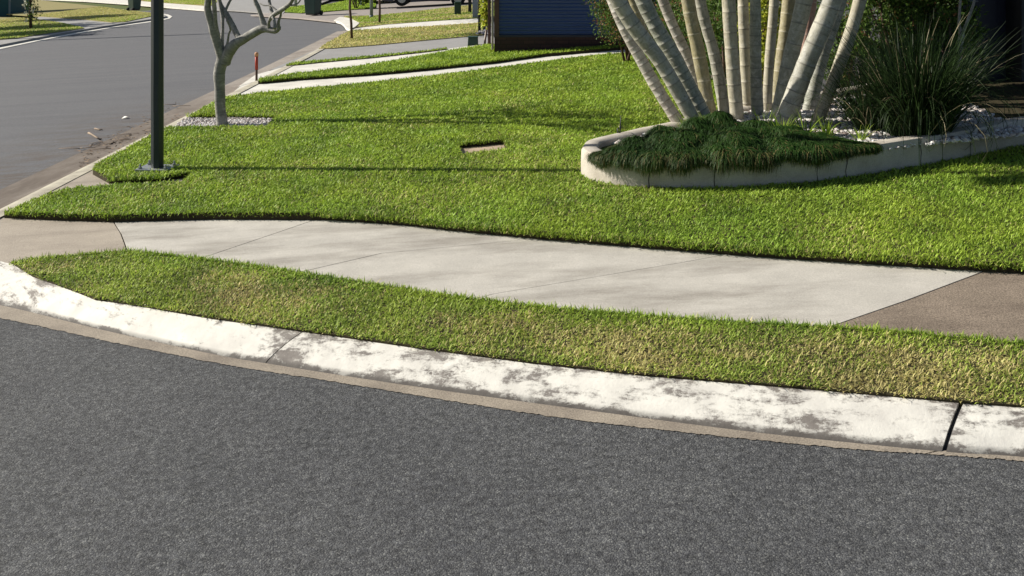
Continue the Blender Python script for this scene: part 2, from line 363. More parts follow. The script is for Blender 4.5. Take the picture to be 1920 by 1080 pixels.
def kerb_piece(i0, i1, t0, t1, wear):
    mb = MB(); L = 0; v = []; uv = []; idx = list(range(i0, i1 + 1)); wr = []
    for q, i in enumerate(idx):
        b, t = Bc[i].copy(), Tc[i].copy()
        if q == 0 and t0: d = (Bc[i + 1] - Bc[i]); d /= np.linalg.norm(d); b += d * t0; t += d * t0 * 1.1
        if q == len(idx) - 1 and t1: d = (Bc[i] - Bc[i - 1]); d /= np.linalg.norm(d); b -= d * t1; t -= d * t1 * 1.1
        if q: L += np.linalg.norm(t - last)
        last = t
        for u, z in prof:
            p = b + (t - b) * u; v.append((p[0], p[1], gz(p[0], z))); uv.append((u, L + i0 * 0.37)); wr.append(wear)
        for u, z in ((0.0, -0.04), (1.25, -0.04)):
            p = b + (t - b) * u; v.append((p[0], p[1], gz(p[0], z))); uv.append((u, L)); wr.append(wear)
    n = len(prof); m = n + 2; f = []
    for q in range(len(idx) - 1):
        for k in range(n - 1): f.append((q * m + k, (q + 1) * m + k, (q + 1) * m + k + 1, q * m + k + 1))
    for q in (0, len(idx) - 1): 
        ff = [q * m + k for k in range(n)] + [q * m + n + 1, q * m + n]; f.append(tuple(ff) if q else tuple(reversed(ff)))
    mb.add(v, f, uv); o = mb.build('kerb', M['kerb'])
    # wear grows towards the joints
    at = o.data.attributes.new('wear', 'FLOAT', 'POINT'); vals = []
    tot = len(idx)
    for q in range(tot):
        e = min(q, tot - 1 - q) / 9.0
        vals += [wear + max(0, 1 - e * 1.8) * 0.42] * m
    at.data.foreach_set('value', vals)
    md = o.modifiers.new('es', 'EDGE_SPLIT'); md.split_angle = R(40)
    return tag(o, kind='structure')
kerb_piece(0, joints[0], 0, 0.004, 0.05)
kerb_piece(joints[0], joints[1], 0.004, 0.009, 0.16)
kerb_piece(joints[1], len(Bc) - 1, 0.009, 0, 0.22)
# gutter strip along the near kerb, with ragged asphalt edge
rs = random.Random(3)
Ac = crom(A3, 40); Bg = crom(B3, 40)
mb = MB(); mb.smooth = False
for seg0, seg1, g0, g1 in ((0, 11 * 40 - 3, 0, 0), (11 * 40 - 2, len(Ac) - 1, 0.0, 0)):
    v = []; 
    for i in range(seg0, seg1 + 1):
        a = Ac[i] + np.array((rs.uniform(-.006, .006), rs.uniform(-.006, .006)))
        b = Bg[i] + (Bg[i] - Ac[i]) * 0.35
        v += [(a[0], a[1], gz(a[0], 0.0035)), (b[0], b[1], gz(b[0], 0.007))]
    mb.add(v, [(2 * k, 2 * k + 2, 2 * k + 3, 2 * k + 1) for k in range(seg1 - seg0)])
mb.build('gutter', M['gutter'])['kind'] = 'structure'
# black sealant in the wide joint
mb = MB(); mb.smooth = False
b, t = Bc[joints[1]], Tc[joints[1]]; d = (Bc[joints[1] + 1] - Bc[joints[1]]); d /= np.linalg.norm(d); v = []
for u, z in prof[:-1]:
    p = b + (t - b) * u
    for s_ in (-1, 1): q = p + d * s_ * 0.012; v.append((q[0], q[1], gz(q[0], z - 0.012)))
mb.add(v, [(2 * k, 2 * k + 1, 2 * k + 3, 2 * k + 2) for k in range(len(prof) - 2)])
M['black'] = simple('black_sealant', (0.012, 0.012, 0.013), (0.02, 0.02, 0.02), 40, 0.6, 0.3, 0.2)
mb.build('joint_sealant', M['black'])['kind'] = 'structure'

# ---- side street kerb (runs straight away from the camera)
def loft_strip(name, xs_prof, z0, z1, m, xf=lambda y: 0.0, step=0.8):
    """profile [(x, off)] swept along y; xf(y) shifts it sideways"""
    mb = MB(); mb.smooth = False; n = len(xs_prof); k = int((z1 - z0) / step) + 1; v = []
    for i in range(k + 1):
        y = z0 + (z1 - z0) * i / k
        for x, o_ in xs_prof:
            X = x + xf(y); v.append((X, y, gz(X, o_)))
    mb.add(v, [(i * n + j, i * n + j + 1, (i + 1) * n + j + 1, (i + 1) * n + j) for i in range(k) for j in range(n - 1)])
    o = mb.build(name, m); o['kind'] = 'structure'; return o
KX = -4.86
xf = lambda y: -0.06 * max(0, y - 22) / 4
loft_strip('gutter', [(-5.68, 0.003), (-5.45, 0.006), (-5.24, 0.008), (KX - 0.2, 0.03)], 7.2, 32, M['gutter2'], xf)
loft_strip('kerb', [(KX - 0.2, 0.03), (KX - 0.12, 0.09), (KX - 0.06, 0.125), (KX + 0.0, 0.132), (KX + 0.13, 0.132)], 7.2, 31, M['kerb_side'], xf)

# ---- lawn
lawn_px = [(8, 397), (60, 375), (95, 361), (130, 353), (200, 347), (345, 340), (359, 322), (300, 331), (205, 335), (174, 318), (180, 308),
           (232, 281), (277, 256), (314, 238), (500, 236), (519, 217), (440, 215), (358, 216), (394, 195), (420, 182), (500, 173), (600, 163), (700, 154), (800, 143),
           (900, 131), (1000, 118), (1080, 108), (1140, 101), (1190, 99), (1250, 108), (1340, 150), (1480, 210), (2100, 230), (2500, 300), (2500, 540),
           (1920, 495), (1860, 492), (1600, 477), (1400, 464), (1200, 449), (1000, 433), (850, 419), (750, 408), (620, 400), (400, 399), (210, 404), (100, 401)]
lawn = pg(lawn_px, LAWN)
pit = pg([(857, 270), (944, 262), (950, 279), (864, 289)], LAWN)
slab('lawn', [lawn], LAWN, 0.10, M['soil'], hole=[pit])
# garden outline (world) used to keep grass out of the bed
edge_front = [(1088, 322), (1094, 329), (1112, 337), (1150, 345), (1210, 349), (1340, 350), (1500, 341), (1600, 329), (1700, 313), (1780, 299), (1850, 285), (1920, 271), (2050, 255), (2200, 245)]
edge_w = [G(x, y, LAWN + .01)[:2] for x, y in edge_front]
back_w = [G(x, y, LAWN + 0.25)[:2] for x, y in [(1087, 272), (1096, 263), (1115, 257), (1150, 249), (1200, 237), (1262, 224), (1330, 206), (1420, 190), (1520, 172), (1640, 152)]]
bed_outline = [tuple(p) for p in crom(edge_w, 4)] + [(9.5, 11.2), (5.0, 12.2)] + [tuple(p) for p in crom(back_w, 4)][::-1]
def dry_lawn(x, y, rs):
    n1 = vnoise(x, y, 0.9, 11); n2 = vnoise(x, y, 2.7, 12); p = np.clip((n1 * .6 + n2 * .4 - 0.55) * 2.2, 0, 0.55)
    return (rs.rand(len(x)) < (p * .4 + 0.02)) * (0.35 + 0.5 * rs.rand(len(x)))
lawn_g = pg(lawn_px, LAWN)
grass_field('lawn_grass', lawn_g, LAWN, 8800, 'bright green mown lawn behind the footpath', holes=[pit, bed_outline], L=0.041, W=0.0078, dryfn=dry_lawn, seed=4)
# fringe leaning over the cut edge of the lawn
def fringe(name, line, off, dens, seed, dryp, label, L=0.045, W=0.006, jitter=0.03, hang=0.0):
    rs = np.random.RandomState(seed); ln = np.asarray(line, float); sl = np.hypot(*(ln[1:] - ln[:-1]).T); tot = sl.sum(); n = int(tot * dens)
    t = rs.rand(n) * tot; cs = np.concatenate([[0], np.cumsum(sl)]); i = np.clip(np.searchsorted(cs, t) - 1, 0, len(sl) - 1)
    fr = ((t - cs[i]) / sl[i])[:, None]; p = ln[i] * (1 - fr) + ln[i + 1] * fr + rs.randn(n, 2) * jitter
    V, T, Q, a, d = blades(p[:, 0], p[:, 1], gz(p[:, 0], off) - 0.006 - hang * rs.rand(n), L * (.5 + .8 * rs.rand(n)), W * (.7 + .6 * rs.rand(n)), 0.2 + 1.1 * rs.rand(n), rs.rand(n) * .9, (rs.rand(n) < dryp) * rs.rand(n), rs)
    o = npmesh(name, V, T, Q, M['grass'], {'rnd': a, 'dry': d}); return tag(o, label, 'grass', kind='stuff')
fr_line = pg([(600, 401), (700, 405), (750, 409), (850, 420), (1000, 434), (1200, 450), (1400, 465), (1600, 478), (1860, 493), (1940, 497)], LAWN)
fringe('edge_grass', fr_line, LAWN, 900, 9, 0.25, 'ragged grass fringe along the cut lawn edge beside the footpath', hang=0.03, jitter=0.014)
fringe('edge_grass', pg([(12, 397), (100, 400), (210, 403), (400, 398), (620, 399), (700, 404)], LAWN), LAWN, 700, 10, 0.05, 'green fringe above the dark cut edge at the left end of the lawn', L=.05, jitter=.016, hang=.028)

for ln_, of_, lb_, sd_ in (([(205, 336), (300, 332), (357, 322)], LAWN, 'shaggy grass fringe at the cut edge in front of the lamp post', 12), ([(352, 216), (440, 215), (519, 217)], LAWN, 'grass fringe behind the white pebbles around the bare tree', 13),
                    ([(857, 270), (944, 262)], LAWN, 'grass fringe behind the sunken pit lid', 14), ([(486, 152), (560, 145), (700, 136), (800, 127), (925, 114), (1010, 102)], LAWN, 'grass fringe along the near edge of the narrow strip', 15)):
    fringe('edge_grass', pg(ln_, of_), of_, 420, sd_, .08, lb_, L=.06, W=.010, jitter=.016, hang=.02)
# ---- near verge
verge_top = [(22, 493), (60, 486), (120, 480), (240, 470), (400, 488), (600, 517), (800, 549), (1000, 574), (1200, 591), (1400, 605), (1560, 613), (1750, 628), (1920, 644), (2300, 675)]
verge_bot = [(2300, 795), (1960, 763), (1806, 752), (1560, 730), (1380, 715), (1200, 700), (1000, 678), (800, 652), (578, 620), (400, 595), (180, 559), (60, 516)]
verge = pg(verge_top + verge_bot, VERGE + .008)
slab('verge', [verge], VERGE + .008, 0.05, M['soil'])
vt_w = pg(verge_top, VERGE + .008); vb_w = pg(verge_bot, VERGE + .008)
def dry_verge(x, y, rs):
    d = segdist(x, y, vt_w); d2 = segdist(x, y, vb_w); n1 = vnoise(x, y, 1.6, 21); n2 = vnoise(x, y, 5, 22)
    t = np.clip(d / 0.28, 0, 1); side = np.clip((x - 0.8) / 3.0, -0.25, 0.35)
    mid = 1 - 0.30 * np.exp(-(d2 / 0.10) ** 2) * (x < 1.2)
    p = np.clip(t * mid * (0.62 + (n1 - .5) * 1.1 + (n2 - .5) * .7 + side), 0.04, 0.93)
    return (rs.rand(len(x)) < p) * (0.55 + 0.45 * rs.rand(len(x))) + 0.12 * t
grass_field('verge_grass', verge, VERGE + .008, 13500, 'patchy green and straw coloured grass between kerb and footpath', L=0.034, W=0.0066, dryfn=dry_verge, seed=31, far_ref=6.0)
fringe('edge_grass', vt_w, VERGE, 700, 35, 0.1, 'bright grass fringe spilling onto the near side of the footpath', L=0.05, jitter=0.012)

# ---- footpath: slabs with open joints
def between(p, q, t): return (p[0] + (q[0] - p[0]) * t, p[1] + (q[1] - p[1]) * t)
back = [(620, 407), (750, 416), (850, 428), (1000, 442), (1200, 459), (1400, 474), (1600, 487), (1866, 501)]
def slabs(name, polys, m):
    return slab(name, polys, PATH, 0.10, m)
s1 = [(-420, 415), (-200, 398), (0, 392), (100, 390), (207, 392), (208.5, 411), (225, 437), (237.5, 470), (241, 500), (120, 520), (45, 502), (0, 489), (-80, 472), (-200, 453), (-420, 432)]
slabs('footpath', [pg(s1, PATH)], M['path_old'])
lineC = [(330, 500), (520, 436), (640, 395)]; lineA = [(520, 520), (715, 475), (1010, 447), (1090, 436)]; lineB = [(850, 572), (925, 551), (1285, 491), (1400, 470), (1440, 460)]; lineD = [(1500, 632), (1572, 607), (1700, 563), (1868, 500), (1880, 492)]
def off_line(l, dx): return [(x + dx, y) for x, y in l]
pm = [[(210.5, 392), (211.5, 411), (228, 437), (240.5, 470), (244, 512)] + [(300, 520)] + off_line(lineC, -1.2),
      off_line(lineC, 1.2)[::-1] + [(400, 530)] + [(500, 545)] + off_line(lineA, -2) + [(900, 410)],
      off_line(lineA, 1.5)[::-1] + [(620, 560), (780, 590)] + off_line(lineB, -1.5) + [(1300, 440)],
      off_line(lineB, 1.5)[::-1] + [(1000, 600), (1300, 630)] + off_line(lineD, -2.5) + [(1700, 480)]]
slabs('footpath', [pg(p, PATH) for p in pm], M['path'])
slabs('footpath', [pg(off_line(lineD, 3.5)[::-1] + [(1700, 645), (2300, 700), (2400, 510)], PATH)], M['path_agg'])

# ---- concrete slab pieces by the side street kerb
slab('concrete_apron', [pg([(20, 397), (75, 368), (155, 328), (186, 308), (230, 325), (380, 318), (380, 345), (200, 352), (110, 364), (60, 385)], PATH)], 0.126, 0.06, M['path_old'])
# far footpaths, driveways and grass
slab('footpath', [pg([(408, 196), (428, 181), (452, 160), (486, 152), (560, 145), (650, 137), (800, 122), (925, 108), (1010, 100), (1140, 91), (1200, 90), (1270, 97), (1350, 130), (1480, 175), (1560, 200), (1500, 225), (1340, 165), (1250, 120), (1190, 106), (1000, 128), (800, 152), (600, 172), (500, 181)], PATH)], PATH, .06, M['path_white'])
# open joints in it drawn as narrow dark grooves
strip_px = [(484, 152), (488, 147), (560, 137), (650, 127), (700, 120), (800, 103), (880, 89), (923, 83), (960, 92), (1010, 96), (1180, 84), (1180, 87), (1010, 102), (925, 114), (800, 127), (700, 136), (560, 145)]
stp = pg(strip_px, LAWN)
slab('lawn', [stp], LAWN, .07, M['soil'])
grass_field('strip_grass', stp, LAWN, 9000, 'narrow green grass strip between the two pale far footpaths', L=0.05, W=0.0062, seed=44)
slab('footpath', [pg([(446, 163), (480, 140), (540, 123.5), (600, 117), (700, 108), (800, 96), (880, 86.5), (912, 83), (930, 90), (930, 100), (700, 130), (560, 140), (487, 150)], PATH)], PATH + .003, .06, M['path_white'])
slab('driveway', [pg([(505, 131), (560, 107), (600, 89), (700, 82), (800, 73), (925, 58), (940, 84), (800, 97), (700, 109), (600, 119), (540, 126)], PATH)], PATH - .004, .05, M['drive'])
sliv = pg([(537, 122.5), (545, 117), (600, 112), (700, 103.5), (800, 94), (838, 88.5), (838, 91), (800, 96), (700, 107), (600, 116)], PATH + .03)
slab('lawn', [sliv], PATH + .02, .05, M['soil'])
grass_field('strip_grass', sliv, PATH + .02, 6000, 'thin sliver of grass between the grey driveway and pale path', seed=45)
dg1 = pg([(598, 91), (612, 81), (640, 65), (656, 57), (720, 53), (800, 49), (905, 42), (905, 65), (800, 74.5), (700, 84), (620, 90)], PATH + .02)
def dry_far(amount):
    def fn(x, y, rs):
        n1 = vnoise(x, y * 2.5, 0.55, 51)
        return (rs.rand(len(x)) < np.clip(amount + (n1 - .5) * 1.5, 0.05, 0.95)) * (0.6 + 0.4 * rs.rand(len(x)))
    return fn
slab('lawn', [dg1], PATH + .015, .05, M['turf_dry'])
grass_field('dry_grass', dg1, PATH + .015, 5000, 'dry straw coloured grass around the nearer thin sapling', dryfn=dry_far(.95), L=.035, seed=46)
slab('footpath', [pg([(652, 59), (668, 53), (690, 50), (720, 46), (800, 40), (908, 33), (908, 44), (800, 51), (720, 55)], PATH)], PATH, .04, M['path_white'])
dg2 = pg([(645, 30), (700, 29), (760, 23), (850, 13), (960, 0), (960, 30), (897, 33.5), (800, 39.5), (720, 45.5), (690, 49), (670, 50), (676, 43), (660, 35)], PATH + .02)
slab('lawn', [dg2], PATH + .013, .05, M['turf_dry'])
grass_field('dry_grass', dg2, PATH + .013, 4500, 'yellow green grass beyond the far pale path', dryfn=dry_far(.45), L=.035, seed=47)
slab('kerb_ramp', [pg([(626, 38), (637, 31.5), (655, 34), (668, 38), (674, 43), (666, 50), (657, 55), (649, 52), (645, 46), (640, 42)], PATH)], PATH + .004, .08, M['path_white'])
slab('driveway', [pg([(470, 27), (560, 32), (600, 36), (628, 39), (640, 33), (700, 31), (760, 25), (850, 15), (960, 2), (960, -30), (760, -20), (706, -12), (706, 15), (700, 16), (640, 19), (600, 22), (565, 24.5), (520, 23)], PATH)], PATH - .02, .06, M['drive_pink'])
g3 = pg([(535, 14), (575, 9), (600, 11), (640, 3), (690, -8), (704, -8), (704, 14.5), (700, 15), (640, 18.5), (600, 22), (565, 24), (535, 22)], PATH + .02)
slab('lawn', [g3], PATH + .01, .06, M['turf'])
grass_field('far_grass', g3, PATH + .01, 5000, 'sunlit green grass behind the wheelie bin by the driveway', L=.05, seed=48, tint=.2)
slab('driveway', [pg([(385, 17), (440, 19), (480, 22), (530, 26), (540, 14), (600, 6), (640, -8), (560, -20), (420, -8), (395, 6)], PATH)], PATH - .01, .06, M['drive'])
slab('footpath', [pg([(60, -9), (160, 2), (230, 6.5), (300, 12), (390, 19), (395, 12), (300, 5), (230, -0.5), (160, -6), (60, -18)], PATH)], PATH, .08, M['path_white'])
g4 = pg([(60, -19), (160, -7), (230, -1), (300, 4.5), (395, 11), (420, -4), (300, -25), (100, -30)], PATH)
slab('lawn', [g4], PATH + .01, .06, M['turf_dry'])
grass_field('far_grass', g4, PATH + .01, 4200, 'yellow green grass beyond the far kerb across the street', L=.05, dryfn=dry_far(.35), seed=49, tint=.2)
# left island
isl_px = [(-300, 130), (0, 82), (75, 68), (150, 56), (235, 42), (290, 31), (312, 28), (304, 25), (285, 23), (230, 18), (180, 11), (100, 3), (60, -2), (-100, -16), (-400, -20)]
slab('gutter', [pg([(-300, 149), (0, 92), (75, 76), (150, 62), (230, 48.5), (300, 39), (319, 34.5), (323, 30.5), (315, 27), (303, 25), (285, 23), (235, 20), (150, 20), (-300, 90)], 0.02)], 0.02, .03, M['path_white'])
slab('footpath', [pg([(-300, 140), (0, 84), (75, 69.5), (150, 56), (230, 43.5), (295, 34), (310, 31), (312, 29), (304, 26), (285, 23), (235, 20), (150, 20), (-300, 90)], 0.1)], 0.1, .09, M['drive'])  # darker grey concrete puts the shade on this band into its colour
ig1 = pg([(-300, 122), (0, 73), (28, 71), (100, 60), (158, 52), (120, 43), (60, 34), (0, 32), (-300, 40)], PATH + .02)
ig2 = pg([(-300, 34), (0, 25), (60, 29), (160, 36), (210, 41), (235, 40), (290, 28.5), (305, 27), (285, 24), (230, 18), (180, 11), (100, 3), (60, -2), (-300, -16)], PATH + .02)
slab('lawn', [ig1, ig2], PATH + .012, .06, M['turf_dry'])
def dry_isl(x, y, rs):
    t = np.clip((y - 44) / 10, 0, 1)
    return (rs.rand(len(x)) < .25 + .6 * t) * (0.7 + 0.3 * rs.rand(len(x)))
grass_field('dry_grass', ig1, PATH + .012, 3800, 'pale green grass under the small flowering tree across the street', dryfn=dry_isl, L=.035, seed=50)
grass_field('dry_grass', ig2, PATH + .012, 4200, 'straw coloured grass on the corner around the far wheelie bin', dryfn=dry_isl, L=.035, seed=53)

# ================================================================== OBJECTS
M['pole'] = simple('dark_green_paint', (0.010, 0.021, 0.027), (0.013, 0.026, 0.032), 3, 0.42, 0.5, 0.03)
M['galv'] = simple('galvanised_steel', (0.34, 0.36, 0.37), (0.24, 0.25, 0.26), 30, 0.5, 0.5, 0.1, metal=0.5)
M['bin'] = simple('bin_plastic', (0.025, 0.060, 0.048), (0.020, 0.048, 0.04), 3, 0.5, 0.4, 0.03)
M['dark'] = simple('dark_plastic', (0.012, 0.013, 0.014), (0.02, 0.02, 0.021), 10, 0.5, 0.4, 0.05)
M['cabinet'] = simple('cabinet_green', (0.022, 0.055, 0.035), (0.018, 0.045, 0.03), 3, 0.5, 0.4, 0.03)
M['grey_post'] = simple('grey_post_paint', (0.20, 0.23, 0.26), (0.16, 0.19, 0.21), 5, 0.6, 0.4, 0.05)
M['brown'] = simple('brown_timber', (0.11, 0.065, 0.05), (0.075, 0.045, 0.037), 12, 0.75, 0.3, 0.2, (6, 6, 1))
M['cream'] = simple('cream_paint', (0.50, 0.46, 0.40), (0.43, 0.40, 0.35), 5, 0.7, 0.3, 0.1)
M['red'] = simple('red_paint', (0.50, 0.06, 0.03), (0.36, 0.045, 0.03), 20, 0.6, 0.3, 0.1)
M['tan_top'] = simple('weathered_orange', (0.62, 0.33, 0.17), (0.5, 0.24, 0.12), 20, 0.6, 0.3, 0.1)
M['white_paint'] = simple('white_paint', (0.72, 0.73, 0.74), (0.66, 0.67, 0.68), 2, 0.35, 0.5, 0.0)
M['glass'] = simple('dark_glass', (0.01, 0.012, 0.015), (0.015, 0.018, 0.02), 2, 0.06, 0.6, 0.0)
M['tyre'] = simple('tyre_rubber', (0.012, 0.012, 0.012), (0.02, 0.02, 0.02), 20, 0.8, 0.2, 0.1)
M['rim'] = simple('alloy_rim', (0.42, 0.43, 0.44), (0.3, 0.31, 0.32), 5, 0.35, 0.5, 0.0, metal=0.7)
M['navy'] = simple('navy_paint', (0.012, 0.018, 0.04), (0.014, 0.02, 0.045), 2, 0.3, 0.6, 0.0)
M['render_wall'] = simple('charcoal_render', (0.045, 0.045, 0.052), (0.036, 0.037, 0.043), 3, 0.8, 0.3, 0.15)
M['door'] = simple('navy_door', (0.014, 0.017, 0.036), (0.017, 0.020, 0.042), 4, 0.5, 0.4, 0.03)
M['stone'] = mk_concrete('sandstone_slab', (0.46, 0.36, 0.26), (0.38, 0.30, 0.22), (0.24, 0.18, 0.13), 3, (1, 1, 1), 0.5)
M['roof'] = simple('dark_roof', (0.05, 0.05, 0.055), (0.04, 0.04, 0.045), 3, 0.6, 0.3, 0.05)
M['twig'] = simple('dry_twig', (0.30, 0.24, 0.18), (0.18, 0.13, 0.10), 30, 0.8, 0.2, 0.2)
M['leaf_dry'] = simple('dead_leaf', (0.34, 0.26, 0.17), (0.20, 0.12, 0.08), 12, 0.8, 0.2, 0.1)
M['flower'] = simple('white_petal', (0.80, 0.78, 0.70), (0.75, 0.72, 0.62), 12, 0.6, 0.3, 0)

# ---- lamp post
lx, ly, lz = G(295, 317, LAWN)
lamp = empty('lamp_post', (lx, ly, lz), 'tall dark green octagonal lamp post bolted to a steel plate at the lawn corner', 'lamp post')
mb = MB(); mb.smooth = False
r0 = 0.069
def octo(r, z, ph=22.5 + 10): return [(lx + r * math.cos(R(45 * k + ph)), ly + r * math.sin(R(45 * k + ph)), z) for k in range(8)]
v = octo(r0, lz + 0.01) + octo(r0 * 0.985, lz + 1.9) + octo(r0 * .6, lz + 5.2)
f = [(k + j * 8, (k + 1) % 8 + j * 8, (k + 1) % 8 + 8 + j * 8, k + 8 + j * 8) for k in range(8) for j in (0, 1)] + [tuple(range(8))[::-1], tuple(range(16, 24))]
mb.add(v, f); mb.build('pole', M['pole'], lamp, bevel=0.006)
mb = MB(); mb.smooth = False
zt = lz + 0.022
mb.add([(lx - .20, ly - .115, lz - .06), (lx + .16, ly - .155, lz - .06), (lx + .20, ly + .12, lz - .06), (lx - .17, ly + .16, lz - .06), (lx - .20, ly - .115, zt), (lx + .16, ly - .155, zt), (lx + .20, ly + .12, zt), (lx - .17, ly + .16, zt)],
       [(3, 2, 1, 0), (4, 5, 6, 7), (0, 1, 5, 4), (1, 2, 6, 5), (2, 3, 7, 6), (3, 0, 4, 7)])
mb.build('base_plate', M['galv'], lamp, bevel=0.004)
for bx, by in ((-.155, -.08), (.13, -.115), (.155, .08), (-.13, .12)):
    mb = MB(); mb.tube([(lx + bx, ly + by, zt), (lx + bx, ly + by, zt + .05)], [.011, .011], 8); mb.tube([(lx + bx, ly + by, zt), (lx + bx, ly + by, zt + .02)], [.021, .021], 6)
    mb.build('bolt', M['galv'], lamp, smooth=False)
mb = MB(); mb.smooth = False; mb.box(lx - .02, lx + .03, ly - r0 + .002, ly - r0 + .012, lz + .62, lz + .92)
mb.build('access_door', M['pole'], lamp, bevel=0.003)
mb = MB(); mb.tube([(lx, ly, lz + 5.15), (lx, ly, lz + 5.3), (lx - .1, ly, lz + 5.5), (lx - .5, ly, lz + 5.6), (lx - .7, ly, lz + 5.6)], [.04, .035, .03, .03, .03], 8); mb.build('arm', M['pole'], lamp)
mb = MB(); mb.prism([(lx - 1.15, lz + 5.53), (lx - .66, lz + 5.53), (lx - .66, lz + 5.64), (lx - .85, lz + 5.68), (lx - 1.1, lz + 5.62)], 'y', ly - .14, ly + .14); mb.build('lantern', M['galv'], lamp, smooth=False, bevel=.01)

# ---- lid in the lawn
pc = [G(x, y, 0.10) for x, y in [(853, 276), (944, 267), (957, 284), (866, 295)]]
lid = slab('pit_lid', [[(p[0], p[1]) for p in pc]], 0.132, 0.06, M['stone'], kind=None)
tag(lid, 'small sunken pinkish concrete pit lid in a slot cut in the middle of the lawn', 'pit lid')

# ---- pebbles
def pebbles(name, poly, n, zf, label, seed, size=(0.012, 0.03), m=None, flat=0.65):
    rs = np.random.RandomState(seed); p = np.asarray(poly)
    x = p[:, 0].min() + rs.rand(n * 3) * np.ptp(p[:, 0]); y = p[:, 1].min() + rs.rand(n * 3) * np.ptp(p[:, 1])
    k = inpoly(x, y, poly); x, y = x[k][:n], y[k][:n]; n = len(x)
    t = (1 + 5 ** .5) / 2
    iv = np.array([(-1, t, 0), (1, t, 0), (-1, -t, 0), (1, -t, 0), (0, -1, t), (0, 1, t), (0, -1, -t), (0, 1, -t), (t, 0, -1), (t, 0, 1), (-t, 0, -1), (-t, 0, 1)]) / 1.902
    fc = np.array([(0, 11, 5), (0, 5, 1), (0, 1, 7), (0, 7, 10), (0, 10, 11), (1, 5, 9), (5, 11, 4), (11, 10, 2), (10, 7, 6), (7, 1, 8), (3, 9, 4), (3, 4, 2), (3, 2, 6), (3, 6, 8), (3, 8, 9), (4, 9, 5), (2, 4, 11), (6, 2, 10), (8, 6, 7), (9, 8, 1)])
    r = size[0] + (size[1] - size[0]) * rs.rand(n) ** 1.5
    V = iv[None] * (0.8 + 0.35 * rs.rand(n, 12, 1)) * r[:, None, None] * np.stack([0.8 + .5 * rs.rand(n), 0.7 + .4 * rs.rand(n), flat * (0.7 + .5 * rs.rand(n))], 1)[:, None]
    a = rs.rand(n) * 6.28; ca, sa = np.cos(a)[:, None], np.sin(a)[:, None]; X = V[..., 0] * ca - V[..., 1] * sa; Y = V[..., 0] * sa + V[..., 1] * ca
    tl = (rs.rand(n) - .5)[:, None]; Zz = V[..., 2] + X * tl
    V = np.stack([X + x[:, None], Y + y[:, None], Zz + (zf(x, y) + rs.rand(n) * r * .7)[:, None]], 2)
    T = (fc[None] + (np.arange(n) * 12)[:, None, None]).reshape(-1, 3)
    o = npmesh(name, V.reshape(-1, 3), T, None, m, {'rnd': np.repeat(rs.rand(n), 12)}, smooth=False)
    return tag(o, label, 'pebbles', kind='stuff')
def mk_pebble():
    m, n, b = mat('white_pebble', 0.7, 0.3); a = N(n, 'ShaderNodeAttribute'); a.attribute_name = 'rnd'
    c = ramp(n, a.outputs['Fac'], [(0, (0.20, 0.15, 0.13)), (0.2, (0.48, 0.42, 0.40)), (0.6, (0.68, 0.65, 0.63)), (1, (0.80, 0.79, 0.78))])
    c = mixc(n, 0.35, c, ramp(n, noise(n, pos(n), 60, 3), [(0.3, (0.45, 0.42, 0.40)), (0.7, (0.8, 0.79, 0.77))]), 'MULTIPLY')
    n.links.new(c, b.inputs['Base Color']); bump(n, b, noise(n, pos(n), 150, 3), .3, .003); return m
M['pebble'] = mk_pebble()
ring = pg([(322, 240), (352, 218), (524, 214), (503, 240)], 0.14)
slab('garden_soil', [ring], 0.118, .03, M['soil'])
pebbles('pebbles', ring, 2600, lambda x, y: gz(x, 0.128), 'white pebbles in the cut-out around the bare tree', 61, (0.012, 0.024), M['pebble'])

# ---- bare branching tree (frangipani habit)
def mk_bark(name, c1, c2, lich, s=10, ringy=False):
    m, n, b = mat(name, 0.85, 0.2); v = pos(n)
    c = ramp(n, noise(n, v, s, 6, .7), [(0.3, c1), (0.7, c2)])
    f = ramp(n, noise(n, v, s * .7, 5, .7, .5), [(0.5, (0, 0, 0)), (0.6, (1, 1, 1))]); c = mixc(n, math_(n, 'MULTIPLY', f, .6), c, lich)
    uv = N(n, 'ShaderNodeUVMap'); mp = N(n, 'ShaderNodeMapping'); mp.inputs['Scale'].default_value = (3, 26, 1); n.links.new(uv.outputs[0], mp.inputs[0])
    w_ = noise(n, mp.outputs[0], 1.2, 4, .6); c = mixc(n, 1, c, ramp(n, w_, [(0.35, (0.72,) * 3), (0.6, (1.1,) * 3)]), 'MULTIPLY')
    n.links.new(c, b.inputs['Base Color']); bump(n, b, w_, .7, .012); return m
M['bark'] = mk_bark('grey_bark', (0.27, 0.262, 0.24), (0.18, 0.177, 0.165), (0.40, 0.39, 0.36))
bx, by, bz = G(417, 233, LAWN - .03)
tree = empty('bare_tree', (bx, by, bz), 'bare grey forked tree with knobbly limbs rising from the white pebble cut-out', 'tree')
TZ = by
def limb(pts, dz0=0, dz1=0, n=10, sub=5):
    q = [(p[0], p[1], p[2], dz0 + (dz1 - dz0) * i / (len(pts) - 1)) for i, p in enumerate(pts)]
    q = crom(q, sub); rr = random.Random(len(pts) * 7 + int(pts[0][0]))
    return [P(a, b_, TZ + d) for a, b_, r_, d in q], [max(.004, .92 * r_ * (TZ + d) / F) * (1 + rr.uniform(-.05, .05)) for a, b_, r_, d in q], n
def addlimb(mb, pts, dz0=0, dz1=0, n=10, sub=5): a, b_, c = limb(pts, dz0, dz1, n, sub); mb.tube(a, b_, c)
mb = MB()
addlimb(mb, [(418, 242, 13), (416, 228, 11.5), (413, 200, 10.5), (412, 165, 10.5), (411, 138, 11.5), (415, 118, 12), (417, 104, 11.5), (411, 88, 9.5)], 0, 0, 14)
mb.build('trunk', M['bark'], tree)
